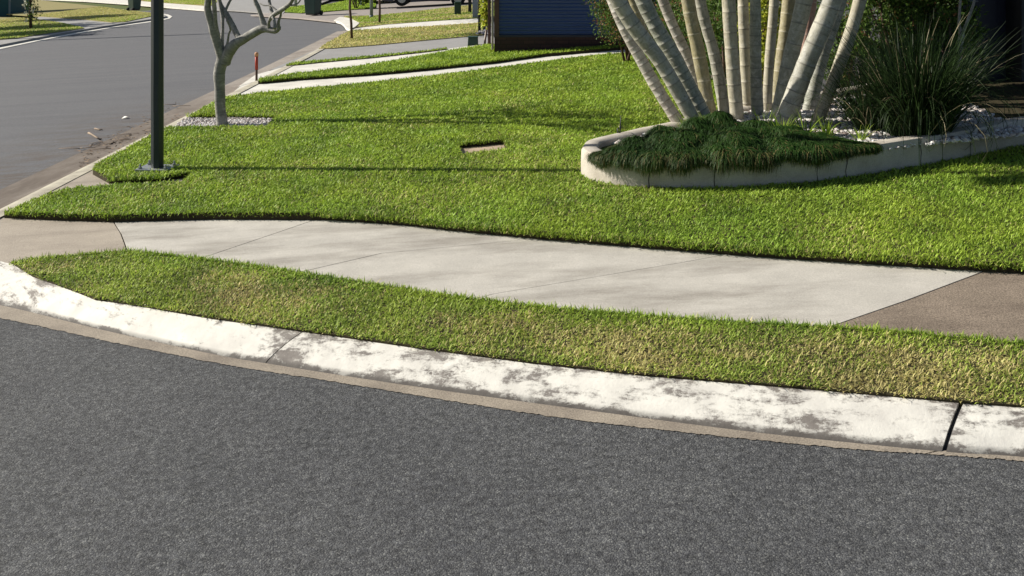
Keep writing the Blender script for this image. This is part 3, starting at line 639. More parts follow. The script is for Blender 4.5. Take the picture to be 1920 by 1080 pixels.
limbs = [
 ([(418, 112, 10), (411, 92, 9.5), (403, 68, 9), (396, 44, 7.5), (389, 16, 7), (390, -10, 6.5), (382, -60, 5.5), (366, -120, 4)], 0, -.25),
 ([(408, 70, 6), (404, 45, 4.5), (402, 15, 4.5), (400, -20, 4), (404, -80, 3.5), (396, -140, 2.5)], -.05, -.4),
 ([(414, 84, 6), (417, 62, 3.4), (417, 35, 3.2), (412, 8, 3), (408, -25, 3), (415, -90, 2.4)], 0, .35),
 ([(416, 44, 3), (422, 22, 2.8), (430, 4, 2.6), (440, -14, 2.4), (458, -60, 2)], .12, .5),
 ([(420, 98, 5), (426, 82, 2.6), (429, 64, 2.2), (432, 54, 2), (425, 38, 1.8)], -.02, -.2),
 ([(421, 118, 12), (428, 100, 12), (440, 84, 11), (456, 74, 9.5), (474, 63, 9), (492, 54, 8.5), (506, 56, 6.5), (517, 57, 6.5), (523, 50, 5)], 0, -.35),
 ([(452, 78, 7), (444, 64, 6), (434, 44, 6), (424, 26, 5.5), (414, 10, 5), (408, -10, 4.5), (396, -60, 3.5)], 0, .4),
 ([(440, 84, 4), (445, 76, 3), (450, 68, 2.8)], -.1, -.12),
 ([(497, 54, 7), (491, 34, 5), (484, 14, 4.8), (478, 0, 4.5), (474, -24, 4), (462, -80, 3.4)], -.2, -.1),
 ([(505, 56, 5), (504, 42, 3.2), (511, 30, 5), (524, 21, 5), (538, 12, 4.6), (547, 2, 4), (554, -16, 3.6), (575, -70, 3)], -.25, -.7),
 ([(522, 56, 5), (522, 42, 3), (526, 30, 2.4), (527, 22, 2.2)], -.35, -.4),
 ([(515, 54, 4), (515, 42, 3), (512, 32, 3.5)], -.5, -.4),
 ([(512, 28, 4), (507, 12, 3.2), (505, -8, 3), (512, -60, 2.6)], -.3, -.1),
 ([(546, 10, 2), (556, 8, 1.6), (562, 2, 1.5), (568, -10, 1.3)], -.55, -.7),
 ([(519, 20, 2), (508, 11, 1.5), (495, 10, 1.5), (487, 6, 1.4)], -.4, -.2)]
for pts, a, b_ in limbs:
    mb = MB(); addlimb(mb, pts, a, b_, 9); mb.build('limb', M['bark'], tree)
    # upper part out of the frame keeps branching
rs = random.Random(5)
tips = [(366, -120, -.25), (396, -140, -.4), (415, -90, .35), (458, -60, .5), (396, -60, .4), (462, -80, -.1), (575, -70, -.7), (512, -60, -.1)]
mb = MB(); leafpts = []
for a, b_, d in tips:
    p0 = P(a, b_, TZ + d)
    for k in range(3):
        q = p0 + Vector((rs.uniform(-.35, .45), rs.uniform(-.4, .5), rs.uniform(.35, .8))); mid = (p0 + q) / 2 + Vector((rs.uniform(-.08, .08), rs.uniform(-.08, .08), 0))
        mb.tube([p0, mid, q], [.022, .018, .014], 6); leafpts.append(q)
mb.build('upper_branches', M['bark'], tree)
def leaves_at(centres, per, spread, ln, wd, rs, droop=0.0, dryp=0.1, hemi=None):
    """folded leaf quads scattered round centres -> V, Q, rnd, dry"""
    c = np.repeat(np.asarray(centres), per, 0); n = len(c)
    c = c + rs.randn(n, 3) * spread
    d = rs.randn(n, 3); d[:, 2] -= droop; d /= np.linalg.norm(d, axis=1)[:, None]
    s = np.cross(d, rs.randn(n, 3)); s /= np.linalg.norm(s, axis=1)[:, None] + 1e-9
    u = np.cross(d, s)
    L = (ln * (0.6 + 0.7 * rs.rand(n)))[:, None]; W = (wd * (0.6 + .7 * rs.rand(n)))[:, None]
    V = np.stack([c, c + d * L * .5 + s * W * .5 + u * W * .18, c + d * L, c + d * L * .5 - s * W * .5 + u * W * .18], 1)
    b = (np.arange(n) * 4)[:, None]; T = np.concatenate([b + np.array([[0, 1, 2]]), b + np.array([[0, 2, 3]])])
    dry = (rs.rand(n) < dryp) * (0.4 + .6 * rs.rand(n))
    return V.reshape(-1, 3), T, np.repeat(rs.rand(n), 4), np.repeat(dry, 4)
nrs = np.random.RandomState(8)
V, T, a, d = leaves_at([tuple(q) for q in leafpts], 9, .07, .22, .06, nrs, -.3)
npmesh('foliage', V, T, None, M['leaf'], {'rnd': a, 'dry': d}, tree)

# ---- marker stake
sx, sy, sz = G(481, 152, PATH)
stake = empty('marker_stake', (sx, sy, sz), 'thin red marker stake with orange top at the tip of the narrow grass strip', 'stake')
H = 54 / F * sy; Rr = 3.0 / F * sy
mb = MB(); mb.tube([(sx, sy, sz - .1), (sx, sy, sz + H * .62)], [Rr * .8, Rr * .8], 8); mb.build('lower_shaft', M['brown'], stake)
mb = MB(); mb.tube([(sx, sy, sz + H * .40), (sx, sy, sz + H * .86)], [Rr, Rr], 8); mb.build('red_sleeve', M['red'], stake)
mb = MB(); mb.tube([(sx, sy, sz + H * .86), (sx, sy, sz + H * .97), (sx, sy, sz + H)], [Rr * 1.25, Rr * 1.25, Rr * .7], 8); mb.build('cap', M['tan_top'], stake)

# ---- wheelie bins
def wheelie(px, py, label, rot, group):
    x, y, z = G(px, py, PATH)
    e = empty('wheelie_bin', (x, y, z), label, 'wheelie bin', group)
    def tf(p):
        c, s = math.cos(rot), math.sin(rot); return (x + p[0] * c - p[1] * s, y + p[0] * s + p[1] * c, z + p[2])
    def part(name, vs, fs, m, bev=.012): mb = MB(); mb.add([tf(p) for p in vs], fs); return mb.build(name, m, e, smooth=False, bevel=bev)
    B_ = [(0, 2, 3, 1), (4, 5, 7, 6), (0, 1, 5, 4), (2, 6, 7, 3), (0, 4, 6, 2), (1, 3, 7, 5)]
    def bx(x0, x1, y0, y1, z0, z1, tx=0, ty=0): return [(a - (tx if zz == z1 else 0) * (-1 if a == x0 else -1 if False else 1) if False else a + (tx * (1 if a == x1 else -1) if zz == z1 else 0), b + (ty * (1 if b == y1 else -1) if zz == z1 else 0), zz) for zz in (z0, z1) for b in (y0, y1) for a in (x0, x1)]
    part('body', bx(-.235, .235, -.26, .24, .07, .96, .05, .06), B_, M['bin'], .03)
    part('lid', bx(-.30, .30, -.34, .34, .955, 1.04, -.03, -.05), B_, M['bin'], .02)
    part('base_lip', bx(-.24, .24, -.2, .3, .02, .12), B_, M['dark'], .01)
    for s in (-1, 1):
        mb = MB(); mb.tube([tf((s * .20, .27, .10)), tf((s * .27, .27, .10))], [.10, .10], 16); mb.build('wheel', M['tyre'], e, smooth=False)
    mb = MB(); mb.tube([tf((-.24, .37, .95)), tf((.24, .37, .95))], [.016, .016], 8); mb.build('handle', M['dark'], e)
wheelie(587, 28.5, 'dark green wheelie bin with green grass beside it at the pink driveway mouth', -.35, 'wheelie bins left at the kerb')
wheelie(252, 20, 'dark wheelie bin on the straw coloured grass corner beyond the lamp post', 2.6, 'wheelie bins left at the kerb')

# ---- saplings
def sapling(px, py, wpx, label, lean=0):
    x, y, z = G(px, py, PATH + .02); e = empty('sapling', (x, y, z), label, 'young tree', 'thin saplings on the far verge')
    r = wpx / 2 / F * y; rr = random.Random(px); pts = [(x + lean * k / 6 + rr.uniform(-.02, .02), y, z + k * .42) for k in range(7)]
    mb = MB(); mb.tube(pts, [r * (1.15 - .07 * k) for k in range(7)], 8); mb.build('trunk', M['brown'], e)
    top = Vector(pts[-1]); mb = MB(); cs = []
    for k in range(9):
        q = top + Vector((rr.uniform(-.8, .8), rr.uniform(-.8, .8), rr.uniform(-.2, 1.1))); mb.tube([top - Vector((0, 0, .4)), (top + q) / 2, q], [r * .5, r * .35, .008], 5); cs += [tuple(q), tuple((top + q) / 2)]
    mb.build('branches', M['brown'], e)
    V, T, a, d = leaves_at(cs, 90, .22, .10, .045, np.random.RandomState(px), .2); npmesh('crown', V, T, None, M['leaf'], {'rnd': a, 'dry': d}, e)
sapling(659, 72, 4.6, 'thin brown sapling on the straw coloured grass, nearest to the gutter', -.10)
sapling(712, 42, 4.0, 'thin dark sapling on the yellow green grass right of the grey pole', .02)

# ---- grey pole, green pillars, cabinet, posts by the blue building
def pole(px, py, wpx, name, label, cat, m, Hm, cap=True):
    x, y, z = G(px, py, PATH + .02); e = empty(name, (x, y, z), label, cat); r = wpx / 2 / F * y
    mb = MB(); mb.tube([(x, y, z - .1), (x, y, z + Hm * .5), (x, y, z + Hm)], [r, r, r * .9], 16); mb.build('shaft', m, e)
    mb = MB(); mb.tube([(x, y, z + Hm), (x, y, z + Hm + .06)], [r * 1.1, r * .7], 16); mb.build('cap', m, e)
    mb = MB(); mb.tube([(x, y, z - .02), (x, y, z + .07)], [r * 1.18, r * 1.18], 16); mb.build('collar', m, e)
pole(696.5, 32, 6.2, 'street_pole', 'round pale grey pole on the far verge left of the thin dark sapling', 'pole', M['grey_post'], 3.4)
x, y, z = G(858.5, 26.5, PATH + .02); k = y / F
e = empty('service_pillar', (x, y, z), 'small dark green electrical service pillar on the far grass', 'service pillar')
mb = MB(); mb.box(x - 6.3 * k, x + 5.8 * k, y - .12, y + .12, z - .02, z + 20 * k); mb.build('body', M['cabinet'], e, smooth=False, bevel=.02)
mb = MB(); mb.prism([(x - 6.8 * k, z + 20 * k), (x + 6.3 * k, z + 20 * k), (x + 5 * k, z + 23.5 * k), (x - 5.5 * k, z + 23.5 * k)], 'y', y - .14, y + .14); mb.build('cap', M['cabinet'], e, smooth=False, bevel=.02)
mb = MB(); mb.box(x - 4 * k, x + 3.6 * k, y - .128, y - .118, z + 3 * k, z + 17 * k); mb.build('door', M['cabinet'], e, smooth=False, bevel=.003)
x, y, z = G(887, 84.5, PATH); k = y / F
e = empty('utility_cabinet', (x, y, z), 'squat dark green ground cabinet with sloping sides on the grey driveway edge', 'utility cabinet')
mb = MB(); mb.smooth = False
V8 = [(x - 10 * k, y - .12, z - .02), (x + 9.5 * k, y - .12, z - .02), (x + 9.5 * k, y + .14, z - .02), (x - 10 * k, y + .14, z - .02), (x - 9 * k, y - .1, z + 15 * k), (x + 9 * k, y - .1, z + 15 * k), (x + 9 * k, y + .12, z + 15 * k), (x - 9 * k, y + .12, z + 15 * k)]
mb.add(V8, [(3, 2, 1, 0), (4, 5, 6, 7), (0, 1, 5, 4), (1, 2, 6, 5), (2, 3, 7, 6), (3, 0, 4, 7)]); mb.build('body', M['cabinet'], e, bevel=.012)
mb = MB(); mb.box(x - 9.8 * k, x + 9.8 * k, y - .125, y + .14, z + 15 * k, z + 16.2 * k); mb.build('lid', M['cabinet'], e, smooth=False, bevel=.006)
def post(px, py, wpx, dy, Hm, name, label, cat, m, cm=None):
    x, y, z = G(px, py, PATH); k = y / F; e = empty(name, (x, y, z), label, cat)
    mb = MB(); mb.box(x - wpx / 2 * k, x + wpx / 2 * k, y - dy / 2, y + dy / 2, z - .1, z + Hm); mb.build('shaft', m, e, smooth=False, bevel=.006)
    mb = MB(); a = wpx / 2 * k + .015; mb.prism([(x - a, z + Hm), (x + a, z + Hm), (x + a * .6, z + Hm + .05), (x - a * .6, z + Hm + .05)], 'y', y - dy / 2 - .015, y + dy / 2 + .015); mb.build('cap', cm or m, e, smooth=False)
post(891, 34, 10, .14, 2.4, 'gate_post', 'square grey gate post at the end of the far pale path', 'post', M['grey_post'])
post(881, 24, 6, .12, 2.2, 'gate_post', 'dark slim post just left of the square grey gate post', 'post', M['dark'])
post(899, 62, 5, .09, 2.6, 'fence_post', 'dark slim post behind the yellow leaved climber', 'post', M['dark'])
post(917.5, 84, 5.5, .1, 2.8, 'fence_post', 'slim brown timber post between climber and blue building', 'post', M['brown'])
post(923.5, 101, 4, .08, 2.8, 'fence_post', 'slim cream post against the corner of the blue building', 'post', M['cream'])
# yellow climber
x, y, z = G(909, 83, PATH); k = y / F
e = empty('climber_plant', (x, y, z), 'slender bright yellow green climber on a pale crooked stem by the dark slim post', 'plant')
mb = MB(); mb.tube([P(909, 84, y), P(910, 68, y), P(913, 52, y), P(910, 30, y), P(912, 0, y), P(908, -40, y)], [.028, .022, .02, .018, .015, .01], 7); mb.build('stem', M['cream'], e)
mb = MB(); mb.tube([P(908, 84, y - .1), P(911, 68, y - .08), P(912, 55, y - .04)], [.02, .018, .014], 6); mb.build('side_stem', M['brown'], e)
cs = [tuple(P(910 + 3 * math.sin(q * .9), 44 - q * 4.2, y - .06)) for q in range(24)]
V, T, a, d = leaves_at(cs, 34, .055, .10, .05, np.random.RandomState(77), .4, .15); npmesh('foliage', V, T, None, M['leaf_y'], {'rnd': a, 'dry': d}, e)
pebbles('rubble', pg([(893, 66), (899, 61), (915, 61), (916, 66)], PATH), 60, lambda x, y: gz(x, PATH + .02), 'pale rubble stones at the foot of the yellow climber', 78, (.03, .06), M['pebble'])

# ---- blue building
BY = 20.35
def mk_clad():
    m, n, b = mat('navy_cladding', 0.45, 0.5); v = pos(n)
    c = ramp(n, noise(n, v, 2.5, 4), [(0.3, (0.024, 0.052, 0.155)), (0.7, (0.030, 0.062, 0.175))]); n.links.new(c, b.inputs['Base Color']); return m
M['clad'] = mk_clad()
def mk_brick():
    m, n, b = mat('dark_brick', 0.85, 0.2); g = N(n, 'ShaderNodeNewGeometry'); mp = N(n, 'ShaderNodeMapping'); mp.inputs['Rotation'].default_value = (R(90), 0, 0)
    n.links.new(g.outputs['Position'], mp.inputs[0]); t = N(n, 'ShaderNodeTexBrick'); n.links.new(mp.outputs[0], t.inputs['Vector'])
    t.inputs['Scale'].default_value = 1; t.inputs['Brick Width'].default_value = .24; t.inputs['Row Height'].default_value = .086; t.inputs['Mortar Size'].default_value = .008
    t.inputs['Color1'].default_value = (0.075, 0.042, 0.040, 1); t.inputs['Color2'].default_value = (0.055, 0.032, 0.032, 1); t.inputs['Mortar'].default_value = (0.035, 0.025, 0.026, 1)
    n.links.new(t.outputs['Color'], b.inputs['Base Color']); return m
M['brick'] = mk_brick()
bx0 = (927 - 960) / F * BY; bx1 = 3.35
house = empty('blue_garage', (bx0, BY, gz(bx0, .1)), 'navy blue clad garage on a dark brick base behind the lawn', 'building')
zb = HC - (69 - YH) / F * BY
mb = MB(); mb.smooth = False
mb.add([(bx0, BY, gz(bx0)), (bx1, BY, gz(bx1)), (bx1, BY + 7, gz(bx1)), (bx0, BY + 7, gz(bx0)), (bx0, BY, zb), (bx1, BY, zb), (bx1, BY + 7, zb), (bx0, BY + 7, zb)], [(4, 5, 6, 7), (0, 1, 5, 4), (1, 2, 6, 5), (2, 3, 7, 6), (3, 0, 4, 7)])
mb.build('brick_base', M['brick'], house)
mb = MB(); mb.smooth = True; v = []; pitch = .076; ns = int(2.7 / pitch * 8)
x0c = bx0 + .10
for i in range(ns + 1):
    zz = zb + 2.7 * i / ns; yy = BY + .03 - .011 * math.cos(2 * math.pi * (zz - zb) / pitch)
    v += [(x0c, yy, zz), (bx1 + .02, yy, zz)]
mb.add(v, [(2 * i, 2 * i + 1, 2 * i + 3, 2 * i + 2) for i in range(ns)])
mb.box(x0c, bx1 + .02, BY + .05, BY + 6.95, zb + .001, zb + 2.69)
mb.build('cladding', M['clad'], house)
mb = MB(); mb.box(bx0 - .005, bx0 + .1, BY - .012, BY + .12, zb + .001, zb + 2.72); mb.build('corner_trim', M['brown'], house, smooth=False)
mb = MB(); mb.box(bx0 - .01, bx1 + .03, BY - .006, BY + .03, zb - .01, zb + .035); mb.build('base_flashing', M['door'], house, smooth=False)
mb = MB(); mb.prism([(BY - .45, zb + 2.7), (BY + 3.5, zb + 3.7), (BY + 7.4, zb + 2.7), (BY + 7.4, zb + 2.82), (BY + 3.5, zb + 3.85), (BY - .45, zb + 2.82)], 'x', bx0 - .35, bx1 + .4); mb.build('roof', M['roof'], house, smooth=False)

# ---- right hand house
RY = 11.75
rx0, rx1 = (1650 - 960) / F * RY, 10.5
rh = empty('dark_house', (rx0, RY, gz(rx0)), 'dark charcoal house wall with a navy front door at the right edge', 'building')
dl, dr = (1818 - 960) / F * RY, (1903 - 960) / F * RY
zp = HC - (157 - YH) / F * RY
mb = MB(); mb.smooth = False
mb.box(rx0, dl, RY, RY + 5, gz(rx0) - .3, 3.4); mb.box(dr + 0.02, rx1, RY - .12, RY + 5, gz(rx0) - .3, 3.4); mb.box(dl, dr + .02, RY + .01, RY + 5, zp + 2.2, 3.4); mb.box(dl, dr + .02, RY + .4, RY + 5, gz(rx0) - .3, zp + 2.2)
mb.build('wall', M['render_wall'], rh)
mb = MB(); mb.box(dl + .004, dr + .016, RY + .24, RY + .28, zp, zp + 2.195)
for q in range(4): mb.box(dl + .1, dr - .1, RY + .225, RY + .245, zp + .15 + q * .5, zp + .52 + q * .5)
dd = mb.build('door', M['door'], rh, smooth=False, bevel=.008)
mb = MB(); mb.tube([(dl + .08, RY + .2, zp + 1.0), (dl + .08, RY + .18, zp + 1.0), (dl + .19, RY + .18, zp + 1.0)], [.012, .012, .012], 8); mb.build('door_handle', M['galv'], dd).location = Vector((0, 0, 0))
mb = MB(); mb.prism([(RY - .7, 3.4), (RY + 5.6, 3.4), (RY + 2.5, 4.6)], 'x', rx0 - .6, rx1 + .5); mb.build('roof', M['roof'], rh, smooth=False)
mb = MB(); mb.smooth = False
sx0 = (1800 - 960) / F * 11.2
mb.box(sx0, rx1, RY - .62, RY - .125, zp - .30, zp); mb.box(dl, dr + .02, RY - .124, RY + .239, zp - .3, zp - .003)
mb.build('porch_step', M['path_agg'], rh, bevel=.008)
mb = MB(); mb.smooth = False
mb.box(sx0 - .15, rx1, RY - 1.25, RY - .624, zp - .42, zp - .13); mb.build('stone_step', M['stone'], rh, bevel=.01)
mb = MB(); mb.smooth = False
mb.box(sx0 + .1, rx1, RY - 2.1, RY - 1.254, zp - .46, zp - .235); mb.build('stone_step', M['path_agg'], rh, bevel=.01)

# ---- garden bed edging: cast blocks around the bed
edg = empty('garden_edging', (G(1200, 349, LAWN)[0], G(1200, 349, LAWN)[1], gz(0.9, LAWN)), 'pale cast concrete edging curving round the raised palm bed', 'garden edging')
fr = [np.array(p) for p in crom(edge_w, 8)]; bk = [np.array(p) for p in crom(back_w[1:], 8)]
loop = bk[::-1] + fr                                       # from far back, round the tip, along the front
loop = [np.array(p) for p in loop]
# resample evenly
def resample(l, st):
    l = np.array(l); d = np.hypot(*(l[1:] - l[:-1]).T); cs = np.concatenate([[0], np.cumsum(d)]); n = int(cs[-1] / st)
    t = np.linspace(0, cs[-1], n + 1); return np.stack([np.interp(t, cs, l[:, 0]), np.interp(t, cs, l[:, 1])], 1)
lp = resample(loop, .04)
for _ in range(3): lp[1:-1] = (lp[:-2] + 2 * lp[1:-1] + lp[2:]) / 4
tan = np.gradient(lp, axis=0); tan /= np.linalg.norm(tan, axis=1)[:, None]; nin = np.stack([-tan[:, 1], tan[:, 0]], 1)  # inward (left of travel)
WH, WW = 0.245, 0.17
def wall_piece(i0, i1, dz):
    mb = MB(); v = []; pr = [(0, -.06), (0.0, WH * .5), (0.004, WH - .03), (0.022, WH - .004), (.05, WH), (WW - .03, WH), (WW - .004, WH - .02), (WW, WH * .6), (WW, -.06)]
    for i in range(i0, i1 + 1):
        for u, z in pr: p = lp[i] + nin[i] * u; v.append((p[0], p[1], gz(p[0], LAWN + z) + dz))
    n = len(pr); f = [(j * n + q, (j + 1) * n + q, (j + 1) * n + q + 1, j * n + q + 1) for j in range(i1 - i0) for q in range(n - 1)]
    f += [tuple(range(n)), tuple(range((i1 - i0) * n, (i1 - i0 + 1) * n))[::-1]]
    mb.add(v, f); o = mb.build('edging_block', M['edging'], edg); md = o.modifiers.new('es', 'EDGE_SPLIT'); md.split_angle = R(40)
jx = [1161, 1213, 1340, 1525, 1582, 1726, 1818]     # joints seen on the front face, photo columns
idx = []
for px in jx:
    X = [i for i in range(len(lp) // 3, len(lp)) if lp[i][0] / lp[i][1] * F + 960 >= px and lp[i][1] < 10]
    idx.append(X[0])
tip = len(bk) and int(np.argmin(lp[:, 0]))
bi = list(range(8, tip - 6, 24))
cuts = sorted(set([0] + bi + idx + [len(lp) - 1]))
rr = random.Random(4)
for a_, b_ in zip(cuts[:-1], cuts[1:]):
    if b_ - a_ > 2: wall_piece(a_, b_ - (0 if b_ == len(lp) - 1 else 0) , rr.uniform(-.004, .004))
# dark joint lines: thin black strips laid over the face at each joint
for i in idx + bi:
    mb = MB(); mb.smooth = False; v = []
    for s_, w_ in ((0, 1),):
        j = [0, .25, .5, .75, 1.0]; off_ = [rr.uniform(-.012, .012) for _ in j]
        for q, t_ in enumerate(j):
            for sg in (-1, 1):
                p = lp[i] - nin[i] * .003 + tan[i] * (off_[q] + sg * (.0022 + .0025 * rr.random())); v.append((p[0], p[1], gz(p[0], LAWN + WH * t_ * .97 - .0)))
        top = lp[i] + nin[i] * WW
    mb.add(v, [(2 * q, 2 * q + 1, 2 * q + 3, 2 * q + 2) for q in range(4)]); mb.build('joint', M['black'], edg)

# bed soil (mounded) and pebbles
inner = [tuple(lp[i] + nin[i] * (WW * .7)) for i in range(0, len(lp), 4)]
bedpoly = inner + [(6.6, 11.1), (5.2, 12.1)]
def bed_z(x, y):
    d = segdist(np.asarray(x, float), np.asarray(y, float), inner); return gz(np.asarray(x), LAWN + WH - .06) + .03 * (1 - np.exp(-(d / .7) ** 2))
gx = np.arange(0.5, 7.2, .09); gy = np.arange(7.6, 12.4, .09); XX, YY = np.meshgrid(gx, gy); ins = inpoly(XX.ravel(), YY.ravel(), bedpoly).reshape(XX.shape)
ZZ = bed_z(XX.ravel(), YY.ravel()).reshape(XX.shape) + (vnoise(XX.ravel(), YY.ravel(), 6, 3).reshape(XX.shape) - .5) * .03
mb = MB(); nn = XX.shape[1]; v = [(XX[i, j], YY[i, j], ZZ[i, j]) for i in range(XX.shape[0]) for j in range(nn)]
f = [(i * nn + j, i * nn + j + 1, (i + 1) * nn + j + 1, (i + 1) * nn + j) for i in range(XX.shape[0] - 1) for j in range(nn - 1) if ins[i, j] and ins[i + 1, j] and ins[i, j + 1] and ins[i + 1, j + 1]]
mb.add(v, f); mb.build('garden_soil', M['soil'])['kind'] = 'structure'
pb = [p for p in bedpoly]
pebbles('pebbles', pg([(1540, 262), (1330, 250), (1345, 212), (1450, 196), (1570, 178), (1680, 165), (1830, 195), (1900, 226), (1990, 245), (1900, 247), (1720, 262), (1640, 275)], .42), 8500, bed_z, 'white and pinkish garden pebbles around the strappy clump in the raised bed', 91, (.014, .034), M['pebble'])
pebbles('pebbles', pg([(1150, 262), (1180, 246), (1260, 232), (1300, 240), (1240, 262), (1180, 275)], .40), 500, bed_z, 'few pale pebbles behind the draping ground cover at the bed tip', 92, (.014, .034), M['pebble'])

# ---- cane palm clump
def mk_cane(name, c1, c2, ringc, lichen, la):
    m, n, b = mat(name, 0.6, 0.35); v = pos(n); uv = N(n, 'ShaderNodeUVMap'); sp = N(n, 'ShaderNodeSeparateXYZ'); n.links.new(uv.outputs[0], sp.inputs[0])
    at = N(n, 'ShaderNodeAttribute'); at.attribute_name = 'ring'
    c = ramp(n, noise(n, v, 5, 5, .65), [(0.35, c1), (0.65, c2)])
    mp = N(n, 'ShaderNodeMapping'); mp.inputs['Scale'].default_value = (6, 3, 1); n.links.new(uv.outputs[0], mp.inputs[0])
    c = mixc(n, 1, c, ramp(n, noise(n, mp.outputs[0], 3, 4, .6), [(0.3, (.78,) * 3), (0.7, (1.15,) * 3)]), 'MULTIPLY')
    f = ramp(n, noise(n, v, 11, 6, .75, .8), [(0.50, (0, 0, 0)), (0.58, (1, 1, 1))])
    c = mixc(n, math_(n, 'MULTIPLY', f, la), c, lichen)
    rn = ramp(n, noise(n, v, 9, 4, .7), [(0.35, (0.25,) * 3), (0.6, (1,) * 3)]); c = mixc(n, math_(n, 'MULTIPLY', at.outputs['Fac'], rn), c, ringc)
    st_ = N(n, 'ShaderNodeMapping'); st_.inputs['Scale'].default_value = (5, 14, 1); n.links.new(uv.outputs[0], st_.inputs[0])
    c = mixc(n, ramp(n, noise(n, st_.outputs[0], 1.4, 6, .75, .6), [(0.54, (0,) * 3), (0.64, (.6,) * 3)]), c, tuple(q * .5 for q in c2))
    n.links.new(c, b.inputs['Base Color']); bump(n, b, noise(n, v, 60, 4), .25, .004); return m
CM = {'w': mk_cane('pale_cane', (0.46, 0.43, 0.38), (0.33, 0.30, 0.27), (0.20, 0.17, 0.15), (0.55, 0.53, 0.49), .7),
      'g': mk_cane('grey_cane', (0.40, 0.385, 0.32), (0.26, 0.255, 0.21), (0.15, 0.14, 0.12), (0.44, 0.43, 0.39), .6),
      'o': mk_cane('golden_cane', (0.31, 0.275, 0.16), (0.23, 0.205, 0.12), (0.42, 0.39, 0.30), (0.38, 0.35, 0.27), .5),
      'b': mk_cane('blue_grey_cane', (0.34, 0.345, 0.28), (0.22, 0.23, 0.19), (0.13, 0.13, 0.115), (0.42, 0.42, 0.38), .6),
      't': mk_cane('tan_cane', (0.44, 0.41, 0.31), (0.31, 0.285, 0.215), (0.17, 0.15, 0.12), (0.44, 0.42, 0.36), .55),
      'p': mk_cane('pink_cane', (0.42, 0.25, 0.19), (0.33, 0.20, 0.16), (0.5, 0.42, 0.36), (0.45, 0.35, 0.3), .3)}
PZ = 10.15
px_, py_, pz_ = float(P(1400, 235, PZ)[0]), PZ, float(gz(2.4, .48))
palm = empty('cane_palm', (px_, py_, pz_), 'multi stemmed cane palm clump with leaning ringed canes in the raised bed', 'palm')
# (top x at row -6, mid (x,y), base x, base y, width top, width base, kind, depth offset base, depth offset top, ring spacing m)
canes = [
 (1146, (1212, 130), 1277, 238, 24, 25, 'w', -.08, .05, .075),
 (1155, (1241, 120), 1310, 242, 33, 27, 'g', -.50, -.62, .16),
 (1183, (1232, 105), 1300, 236, 15, 15, 'o', .30, .40, .10),
 (1203, (1268, 115), 1330, 238, 32, 30, 'b', -.38, -.34, .085),
 (1241, (1288, 105), 1338, 232, 21, 21, 'w', .42, .46, .09),
 (1289, (1310, 100), 1335, 232, 27, 26, 'o', .15, .16, .20),
 (1311, (1341, 110), 1362, 230, 22, 25, 'g', .25, .28, .13),
 (1366, (1373, 110), 1383, 232, 27, 28, 't', -.05, -.07, .17),
 (1393, (1397, 105), 1402, 226, 22, 22, 't', .62, .68, .20),
 (1416, (1417, 110), 1421, 232, 22, 25, 'b', .18, .16, .10),
 (1452, (1443, 110), 1436, 232, 19, 20, 't', .46, .44, .19),
 (1480, (1466, 110), 1452, 230, 27, 24, 'o', .74, .80, .25),
 (1509, (1482, 110), 1455, 236, 33, 30, 'b', -.16, -.20, .20),
 (1523, (1506, 110), 1488, 230, 20, 20, 'p', .84, .90, .3),
 (1563, (1514, 115), 1466, 240, 38, 38, 'g', -.58, -.66, .17),
 (1577, (1540, 110), 1510, 240, 26, 28, 'b', .28, .26, .14),
 (1614, (1578, 110), 1528, 242, 26, 23, 't', -.53, -.52, .24)]
rr = random.Random(12); crowns = []
for i, (xt, (xm, ym), xb, yb, wt, wb, kd, d0, d1, rs_) in enumerate(canes):
    zb_, zt_ = PZ + d0, PZ + d1
    pb_, pm_, pt_ = P(xb, yb, zb_), P(xm, ym, (zb_ + zt_) / 2), P(xt, -6, zt_)
    up = pt_ - pm_; up2 = Vector((up.x * .8, up.y * .8 + .0, up.z)); L_ = rr.uniform(3.2, 4.2) if i < 12 else rr.uniform(1.6, 2.6)
    p4 = pt_ + up2.normalized() * L_ * .5 + Vector((0, 0, .12)); p5 = pt_ + up2.normalized() * L_ + Vector((0, 0, .4))
    path = crom([tuple(q) for q in (pb_ + (pb_ - pm_) * .45, pb_, pm_, pt_, p4, p5)], 26)
    pa = np.array(path); dl_ = np.linalg.norm(pa[1:] - pa[:-1], axis=1); cs = np.concatenate([[0], np.cumsum(dl_)]); tot = cs[-1]
    # stations: regular plus a ridge at each node
    st = list(np.arange(0, tot, .05)); nodes = []; q = rs_ * rr.random()
    while q < tot: nodes.append(q); q += rs_ * rr.uniform(.7, 1.3)
    S = [(s, 0) for s in st if all(abs(s - nd) > .012 for nd in nodes)]
    for nd in nodes: S += [(nd - .010, 0), (nd - .003, 1), (nd + .004, 1), (nd + .008, 2)]
    S.sort(); S = [s for s in S if 0 <= s[0] <= tot]
    pts = []; rad = []; ring = []
    for s, kf in S:
        pts.append([np.interp(s, cs, pa[:, c]) for c in range(3)])
        u = s / tot; f_ = np.interp(s, [0, cs[26 * 3], tot], [wb, wt, wt * .78]) / 2 / F * zb_
        f_ *= 1 + .16 * math.exp(-s / .12)
        rad.append(.93 * f_ * (1.022 if kf == 1 else .985 if kf == 2 else 1.0) * (1 + .02 * math.sin(s * 9 + i) + .012 * math.sin(s * 31 + 2 * i))); ring.append(.85 if kf == 1 else 0.0)
    mb = MB(); mb.tube(pts, rad, 18); o = mb.build('cane', CM[kd], palm)
    at = o.data.attributes.new('ring', 'FLOAT', 'POINT'); at.data.foreach_set('value', [r_ for r_ in ring for _ in range(18)])
    crowns.append((Vector(p5), (Vector(p5) - Vector(p4)).normalized()))
